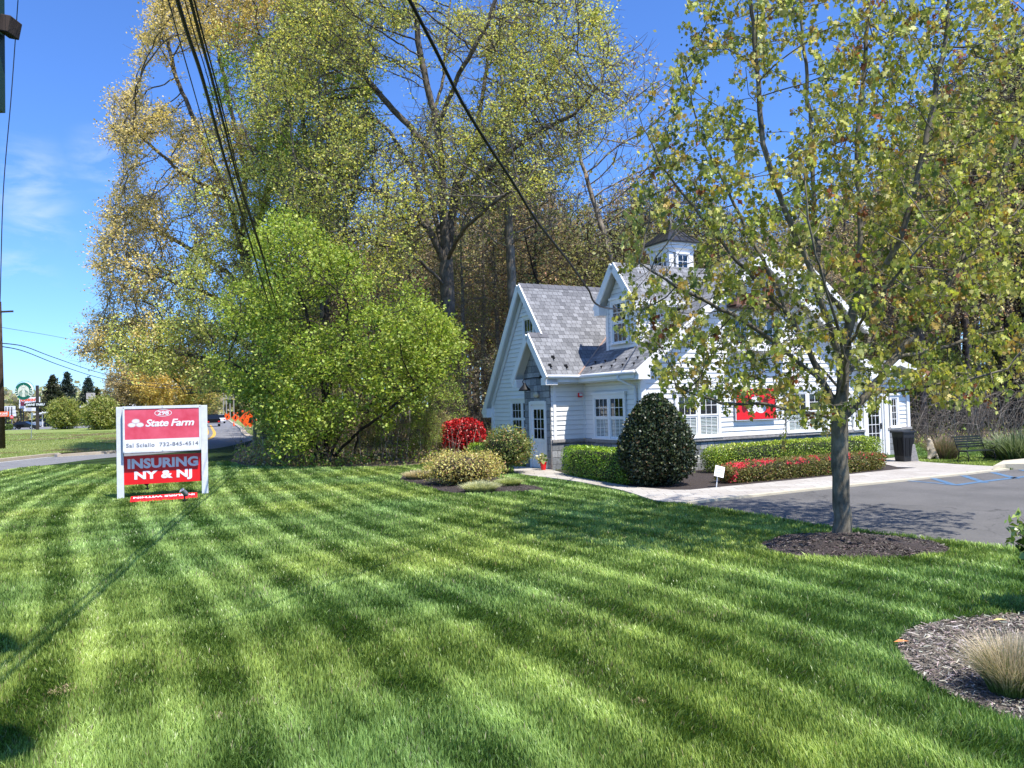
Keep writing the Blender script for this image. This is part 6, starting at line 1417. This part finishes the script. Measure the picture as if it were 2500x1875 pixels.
def car(name, label, c, rz, m, prof, green, L_, W_, wr=.33, axles=(.8, 3.6), cat='car', group=None):
    r = empty(name, (c[0], c[1], .01), rz, label, cat, group); mb = MB(); mb.prism([(x - L_ / 2, -W_ / 2, z) for x, z in prof], (0, W_, 0)); mb.build('body', m, r, bevel=.05)
    mb = MB(); i_ = .12; gp = [(x - L_ / 2, z) for x, z in green]; n = len(gp)
    lo = [(x, -W_ / 2 + .02, z) for x, z in gp]; 
    A = [(x, -W_ / 2 + (.03 if k in (0, n - 1) else i_ + .08), z) for k, (x, z) in enumerate(gp)]; B = [(x, -y, z) for x, y, z in A]
    mb.face(A); mb.face(B[::-1])
    for k in range(n): mb.face([A[k], B[k], B[(k + 1) % n], A[(k + 1) % n]])
    mb.build('window', M['carglass'], r); tp = [p for p in gp if p[1] > max(q[1] for q in gp) - .06]
    mb = MB(); mb.box(min(p[0] for p in tp), max(p[0] for p in tp), -W_ / 2 + .2, W_ / 2 - .2, max(q[1] for q in gp) - .005, max(q[1] for q in gp) + .035); mb.build('roof', m, r, bevel=.015)
    for a in axles:
        for s in (-1, 1): wheel(r, a - L_ / 2, s * (W_ / 2 - .10), wr)
    for s in (-1, 1): MB().box(-L_ / 2 - .02, -L_ / 2 + .05, s * W_ * .38 - .13, s * W_ * .38 + .13, .68, .86).build('tail_lamp', M['red'], r)
    for s in (-1, 1): MB().box(L_ / 2 - .05, L_ / 2 + .02, s * W_ * .36 - .16, s * W_ * .36 + .16, .60, .76).build('headlight', M['lamp'], r)
    MB().box(-L_ / 2 - .05, -L_ / 2 + .08, -W_ / 2 + .05, W_ / 2 - .05, .42, .58).build('bumper', M['alu'] if cat == 'pickup truck' else m, r); return r
SED = [(.0, .32), (4.6, .30), (4.65, .55), (4.5, .74), (3.5, .90), (2.2, .96), (.5, .96), (.05, .90)]; SEDG = [(.55, .94), (1.15, 1.38), (2.5, 1.42), (3.5, .90)]
SUV = [(.0, .38), (4.5, .36), (4.55, .70), (4.4, .95), (3.5, 1.05), (.1, 1.08)]; SUVG = [(.12, 1.05), (.35, 1.66), (2.6, 1.70), (3.5, 1.03)]
PIC = [(.0, .55), (5.4, .5), (5.45, .95), (5.2, 1.12), (4.1, 1.18), (1.95, 1.20), (.02, 1.22)]; PICG = [(1.98, 1.18), (2.15, 1.82), (3.3, 1.85), (4.15, 1.16)]
hdg_ = math.atan2(1, -math.tan(R_(23.5)))
car('pickup_truck', 'black pickup truck seen from behind on the road beyond the white sign', G(520, 1041), hdg_, M['carpaint'], PIC, PICG, 5.45, 1.98, .40, (1.05, 4.35), 'pickup truck')
car('white_car', 'white car just ahead of the black pickup on the road', G(537, 1033.5), hdg_, M['carwhite'], SUV, SUVG, 4.55, 1.85)
car('black_sedan', 'black sedan parked beside the drive through sign pole', G(62, 1048), R_(8), M['carpaint'], SED, SEDG, 4.65, 1.8, axles=(.85, 3.7))
car('black_car', 'black car parked right of the two willow shrubs, beside the white sign', G(283, 1040), R_(60), M['carpaint'], SUV, SUVG, 4.55, 1.85)
car('silver_car', 'pale silver car parked behind the black sedan', G(102, 1040), R_(170), mat('silver_car_paint', (.5, .52, .55), .25, metal=.4), SUV, SUVG, 4.55, 1.8)
tk = G(533, 1020); tr_ = empty('work_truck', (tk[0], tk[1], 0), hdg_, 'dark high work truck with yellow lamps in the distance on the road', 'truck')
MB().box(-3.5, 1.4, -1.25, 1.25, 1.1, 3.6).build('box_body', M['charcoal'], tr_, bevel=.06); MB().box(1.5, 3.3, -1.15, 1.15, .9, 2.8).build('cab', M['orange'], tr_, bevel=.1)
for x in (-2.2, 2.3):
    for s in (-1, 1): wheel(tr_, x, s * 1.05, .48, .3)
for y in (-.9, -.3, .3, .9): MB().box(-3.56, -3.5, y - .16, y + .16, .95, 1.35).build('warning_lamp', M['yel'] if 'yel' in M else M.setdefault('yel', mat('yellow_reflector', (.85, .9, .08), .4)), tr_)
# ================================================================== SHOPS ACROSS THE ROAD
def at(x, y, dep, ref): return D(x, y, dep) - np.array((ref[0], ref[1], 0))
cb_ = D(59.4, 1044, 172); cof = empty('coffee_shop_sign', (cb_[0], cb_[1], 0), 0, 'round green and cream coffee emblem above white boards on two posts', 'sign')
mpp = 172 / F; U_ = lambda x, y: ((x - 59.4) * mpp, EYE + (1020.5 - y) * mpp)
def bd(x0, y0, x1, y1, ya, yb, m, name, parent=cof, f=None):
    f = f or U_; a = f(x0, y1); b = f(x1, y0); return MB().box(a[0], b[0], ya, yb, a[1], b[1]).build(name, m, parent)
for x in (50, 56.5): bd(x - .8, 986, x + .8, 1051, .1, .3, M['charcoal'], 'post')
ex, ez = U_(59.4, 955); mb = MB(); mb.prism([(ex + 1.95 * math.sin(2 * PI * i / 40), -.15, ez + 1.95 * math.cos(2 * PI * i / 40)) for i in range(40)], (0, .4, 0)); mb.build('disc', mat('cream_panel', (.72, .74, .55), .5), cof)
mb = MB(); ring(mb, ex, ez, 1.93, 1.93, .62, -.16, 40); 
mb.build('green_ring', mat('emblem_green', (.005, .13, .07), .4), cof)
mb = MB(); ring(mb, ex + .12, ez + .12, 2.2, 2.2, .07, .1, 40); mb.build('rim_band', M['charcoal'], cof)
em = MB(); star = [(0, .98), (.12, .72), (.42, .78), (.24, .56), (.32, .34), (0, .46), (-.32, .34), (-.24, .56), (-.42, .78), (-.12, .72)]
em.prism([(ex + x * 1.5, -.19, ez + .3 + z * 1.2) for x, z in star[::-1]], (0, .02, 0))
for s in (-1, 1):
    for k in range(4):
        em.prism([(ex + s * (1.25 + .12 * k) * math.cos(a) * 1.0, -.185 - .001 * k, ez + 1.45 * math.sin(a)) for a in (R_(-38 + 17 * k), R_(-30 + 17 * k))] + [(ex + s * 1.9 * math.cos(R_(-30 + 17 * k)), -.185 - .001 * k, ez + 1.9 * math.sin(R_(-30 + 17 * k))), (ex + s * 1.9 * math.cos(R_(-38 + 17 * k)), -.185 - .001 * k, ez + 1.9 * math.sin(R_(-38 + 17 * k)))], (0, .01, 0))
em.build('crown_and_rays', bpy.data.materials['cream_panel'], cof)
em = MB()
for s in (-1, 1):
    for k in range(3): em.tube([(ex + s * (.28 + .26 * k), -.175, ez + .35 - .2 * k), (ex + s * (.5 + .24 * k), -.175, ez - .1 - .15 * k), (ex + s * (.32 + .26 * k), -.175, ez - .6 - .1 * k), (ex + s * (.5 + .22 * k), -.175, ez - 1.15), (ex + s * (.35 + .2 * k), -.175, ez - 1.6 + .16 * k)], .045, 5)
em.build('wavy_lines', bpy.data.materials['emblem_green'], cof)
bd(48, 970, 98, 984, -.1, .1, M['white'], 'board'); fit_text('lettering', "DUNKIN'", 3.5, .62, M['orange'], cof, UPR(U_(70, 977)[0], -.14, U_(70, 977)[1]), bold=.05)
bd(47.5, 985, 62, 997, -.1, .1, M['white'], 'board'); bd(58, 996, 87, 1004, -.1, .1, M['white'], 'board')
mb = MB()
for w, y in ((7, 998.5), (6, 1001.5)): a = U_(72 - w, y + .5); b = U_(72 + w, y - .5); mb.box(a[0], b[0], -.12, -.1, a[1], b[1])
mb.build('small_print', M['grey'], cof)
bd(54.5, 981.5, 63, 991, -.6, -.4, mat('maroon_panel', (.16, .02, .04), .5), 'logo_box')
db = G(90.5, 1049.5); dts = empty('drive_through_sign', (db[0], db[1], 0), 0, 'black oval drive through sign on a tall dark square post', 'sign'); m2 = db[1] / F
V_ = lambda x, y: ((x - 90.5) * m2, EYE + (1019.7 - y) * m2)
bd(87.6, 941, 93, 1049.7, 0, .35, M['post_br'] if 'post_br' in M else M.setdefault('post_br', mat('brown_steel_post', (.05, .035, .03), .5)), 'post', dts, V_)
ox, oz = V_(89, 988); mb = MB(); mb.prism([(ox + 2.0 * math.cos(-2 * PI * i / 32), -.25, oz + .43 * math.sin(-2 * PI * i / 32)) for i in range(32)], (0, .22, 0)); mb.build('oval_panel', M['black'], dts)
fit_text('lettering', 'DRIVE THRU', 3.3, .38, M['white'], dts, UPR(ox, -.27, oz), bold=.05, shear=.3)
bb = D(24, 1044, 168); bil = empty('white_signboards', (bb[0], bb[1], 0), 0, 'white slatted signboard on four dark posts behind the orange lane sign', 'signboard'); m3 = 168 / F
X_ = lambda x, y: ((x - 24) * m3, EYE + (1020.8 - y) * m3)
bd(9, 991, 37, 1000, 0, .15, M['white'], 'board', bil, X_); bd(9, 1001, 38, 1008, 0, .15, M['white'], 'board', bil, X_); bd(9, 1009, 39, 1016, 0, .15, M['white'], 'board', bil, X_)
for x in (16, 23, 30): bd(x - .6, 993, x + .6, 1049, -.25, -.05, M['charcoal'], 'post', bil, X_)
dn = D(29, 1044, 150); o = MB(); r = .36
dne = empty('no_entry_sign', (dn[0], dn[1], 0), 0, 'small red round no entry sign below the white signboard', 'road sign'); zc = D(29, 1018, 150)[2]
MB().tube([(0, .04, 0), (0, .04, zc)], .035, 6).build('post', M['alu'], dne); mb = MB(); mb.prism([(r * math.cos(-2 * PI * i / 20), 0, zc + r * math.sin(-2 * PI * i / 20)) for i in range(20)], (0, .02, 0)); mb.build('plate', M['red'], dne); MB().box(-.25, .25, -.01, 0, zc - .06, zc + .06).build('bar', M['white'], dne)
pb = G(76, 1072.5); mk = empty('marker_post', (pb[0], pb[1], 0), 0, 'thin pale metal post leaning slightly in the grass across the road', 'post'); MB().tube([(0, 0, 0), (.12, 0, 2.5)], .035, 6).build('post', M['alu'], mk); MB().box(.02, .22, -.03, .0, 2.1, 2.6).build('sign_plate', M['alu'], mk)
# low restaurant building with white roof edges and a chimney
rbld = D(200, 1040, 172); rst = empty('restaurant_building', (rbld[0], rbld[1], 0), 0, 'low dark building with long white roof edges and a pale square chimney', 'building'); m4 = 172 / F
Y_ = lambda x, y: ((x - 200) * m4, EYE + (1017 - y) * m4)
bd(104, 1004, 330, 1040, .5, 9, mat('dark_storefront', (.035, .03, .028), .5), 'wall', rst, Y_); bd(193, 959, 206, 1000, 3, 4.6, mat('pale_chimney_stucco', (.34, .32, .29), .9, noise=.1), 'chimney', rst, Y_)
mb = MB(); pts = [(170, 997), (246, 985.5), (330, 995)]
for (xa, ya), (xb, yb) in zip(pts[:-1], pts[1:]):
    a, b = Y_(xa, ya), Y_(xb, yb); mb.prism([(a[0], -1.5, a[1] - .35), (b[0], -1.5, b[1] - .35), (b[0], -1.5, b[1]), (a[0], -1.5, a[1])], (0, 12, 0))
for x0_, y0_, x1_, y1_ in ((100, 1008, 172, 997), (170, 997.5, 204, 1001)):
    a, b = Y_(x0_, y0_), Y_(x1_, y1_); mb.prism([(a[0], -3, a[1] - .3), (b[0], -3, b[1] - .3), (b[0], -3, b[1]), (a[0], -3, a[1])], (0, 6, 0))
mb.build('roof', M['trim'], rst)
for x in (120, 150, 192, 240, 300): bd(x - .5, 1003, x + .5, 1040, -2.5, -2.3, M['trim'], 'pillar', rst, Y_)
for x in (210, 255, 280): bd(x, 1008, x + 16, 1030, .44, .5, M['carglass'], 'window', rst, Y_)
# distant white house, poles
wh = D(520, 1020, 300); whs = empty('distant_house', (wh[0], wh[1], 0), 0, 'small white gabled house far down the road', 'house')
MB().box(-4, 4, 0, 8, 0, 3.6).build('wall', M['siding'], whs); mb = MB(); mb.prism([(-4.4, -.3, 3.5), (4.4, -.3, 3.5), (0, -.3, 6.6)], (0, 8.6, 0)); mb.build('roof', M['stonecap'], whs)
for x in (-2.2, 1.4): MB().box(x, x + .9, -.05, 0, 1.2, 2.6).build('window', M['carglass'], whs)
for i, (x, d) in enumerate(((546, 260), (553, 230), (562, 200), (571, 175), (534, 330))):
    b = D(x, 1018, d); p = empty('distant_pole', (b[0], b[1], 0), 0, 'pale slim pole in the row down the right side of the far road', 'utility pole', 'poles along the far road')
    MB().tube([(0, 0, 0), (0, 0, 9)], [.16, .11], 8).build('pole', M['stonecap'], p); MB().beam((-1.2, 0, 8.4), (1.2, 0, 8.4), .12, .12).build('crossarm', M['stonecap'], p)
wll = bush
def wshrub(label, x, y, wpx, hpx, seed):
    c = G(x, y); s = c[1] / F
    bush('willow_shrub', label, 'bush', (c[0], c[1] + wpx * s * .35), wpx * s / 2, wpx * s * .42, hpx * s, .36, 9000, [(.32, .36, .08), (.42, .43, .12), (.20, .24, .06), (.50, .47, .18)], [4, 3, 3, 1.5], p=2.0, rough=.34, seed=seed, mat_='leaf', lift=.1, spike=.3, aspect=.22, core=(.04, .045, .015))
wshrub('wide round yellow green shrub nearer the drive through sign', 143, 1049, 72, 72, 51); wshrub('yellow green shrub with narrow foot, right one of the pair near the low building', 234, 1050, 74, 76, 52)
for lab, x, y, w, h, sd in (('tiny clipped green bush at the foot of the brown pole', 15, 1050, 16, 14, 53), ('low clipped green strip hedge in front of the parked black car', 274, 1047, 30, 8, 54)):
    c = G(x, y); s = c[1] / F; bush('clipped_bush', lab, 'bush', (c[0], c[1] + .5), w * s / 2, .7, h * s, .16, 1500, [(.10, .17, .03), (.16, .22, .05)], [1, 1], p=4, seed=sd, stems=False)
# conifers
def conifer(label, x, top, dep, w, seed, pal):
    b = D(x, 1000, dep); H_ = D(x, top, dep)[2]; g = np.random.default_rng(seed); r = empty('conifer', (b[0], b[1], 0), 0, label, 'tree', None); mb = MB(); mb.tube([(0, 0, 0), (0, 0, H_)], [.28, .03], 6); P = []; C_ = []
    for z in np.arange(.08, .99, .028):
        rad = w * dep / F / 2 * (1 - z) ** .8 * g.uniform(.85, 1.15) + .12
        for k in range(int(5 + 6 * (1 - z))):
            a = g.uniform(0, 2 * PI); rr = rad * g.uniform(.7, 1.15); mb.tube([(0, 0, z * H_), (rr * math.cos(a), rr * math.sin(a), z * H_ - rr * .18)], [.05, .012], 3, caps=False)
            for q in np.linspace(.25, 1, 9): P.append(np.array((rr * q * math.cos(a), rr * q * math.sin(a), z * H_ - rr * q * .18)) + g.normal(0, .16, 3))
    mb.build('trunk', M['barkdark'], r); P = np.repeat(np.array(P), 3, 0) + g.normal(0, .12, (len(P) * 3, 3)); leafmesh('crown', P, .5, pick_cols(len(P), pal, [1] * len(pal), .25, seed), M['leaf'], r, seed, droop=.4, aspect=.25)
DK = [(.022, .04, .018), (.035, .05, .02), (.05, .06, .025)]; BL = [(.05, .08, .07), (.07, .10, .085), (.035, .06, .045)]
conifer('dark dense conifer, leftmost of the three on the horizon', 129, 916, 196, 92, 1, DK); conifer('blue green conifer, middle and tallest of the three on the horizon', 164, 908, 200, 84, 2, BL); conifer('blue green conifer behind the pale chimney', 216, 922, 204, 84, 3, BL)
conifer('low dark conifer between the chimney and the ochre trees', 237, 950, 206, 50, 4, DK); conifer('short broad dark conifer below the middle tall one', 148, 958, 190, 66, 5, DK)
for lab, x, top, w, sd, pal in (('brownish bare branched tree behind the white sign top', 318, 880, 120, 201, [(.52, .40, .20), (.60, .48, .24), (.42, .36, .20)]), ('golden yellow willow tree behind the white sign', 418, 848, 190, 202, [(.80, .60, .18), (.68, .52, .17), (.88, .68, .22)]),
                         ('yellow budded tree on the right of the golden willow', 490, 905, 90, 203, [(.70, .56, .2), (.5, .5, .16)])):
    dep = 165; s = dep / F; H_ = (1014 - top) * s + 2.1; W_ = w * s / 2; g = np.random.default_rng(sd); att = []
    while len(att) < 1300:
        q = g.uniform(-1, 1, 3)
        if (q ** 2).sum() < 1: att.append((q[0] * W_, q[1] * W_, H_ * .55 + q[2] * H_ * .45))
    b = D(x, 1000, dep); t = make_tree('willow_tree', lab, 'tree', (0, 0, 0), [[(0, 0, 0), (.2, 0, H_ * .3), (0, 0, H_ * .7)], [(0, 0, 0), (-1.2, .3, H_ * .3), (-2, 0, H_ * .6)], [(0, 0, 0), (1.3, .3, H_ * .3), (2.2, 0, H_ * .6)]], np.array(att), .6, 5, .7, .025, .3, M['bark'], 1.4, pal, [1] * len(pal), .42, 'leaf', None, p=2.3, bias=(0, 0, .3), tw=(2, 1.2, .015), per=3, k=4, seed=sd, aspect=.22)
    t.location = (b[0], b[1], 0)
# small litter on the lawn
for lab, x, y, c_ in (('dry orange leaf on the edge of the mulch bed', 2200, 1586, (.6, .22, .06)), ('pale dry leaf lying on the mulch', 2440, 1532, (.5, .42, .15))):
    p = G(x, y); mb = MB(); mb.face([(-.06, 0, .0), (0, .025, .014), (.07, 0, .004), (.01, -.028, .012)]); o = mb.build('fallen_leaf', mat('dead_leaf', c_, .7)); o.location = (p[0], p[1], .065); tag(o, lab, 'leaf')
print('objects', len(bpy.data.objects))
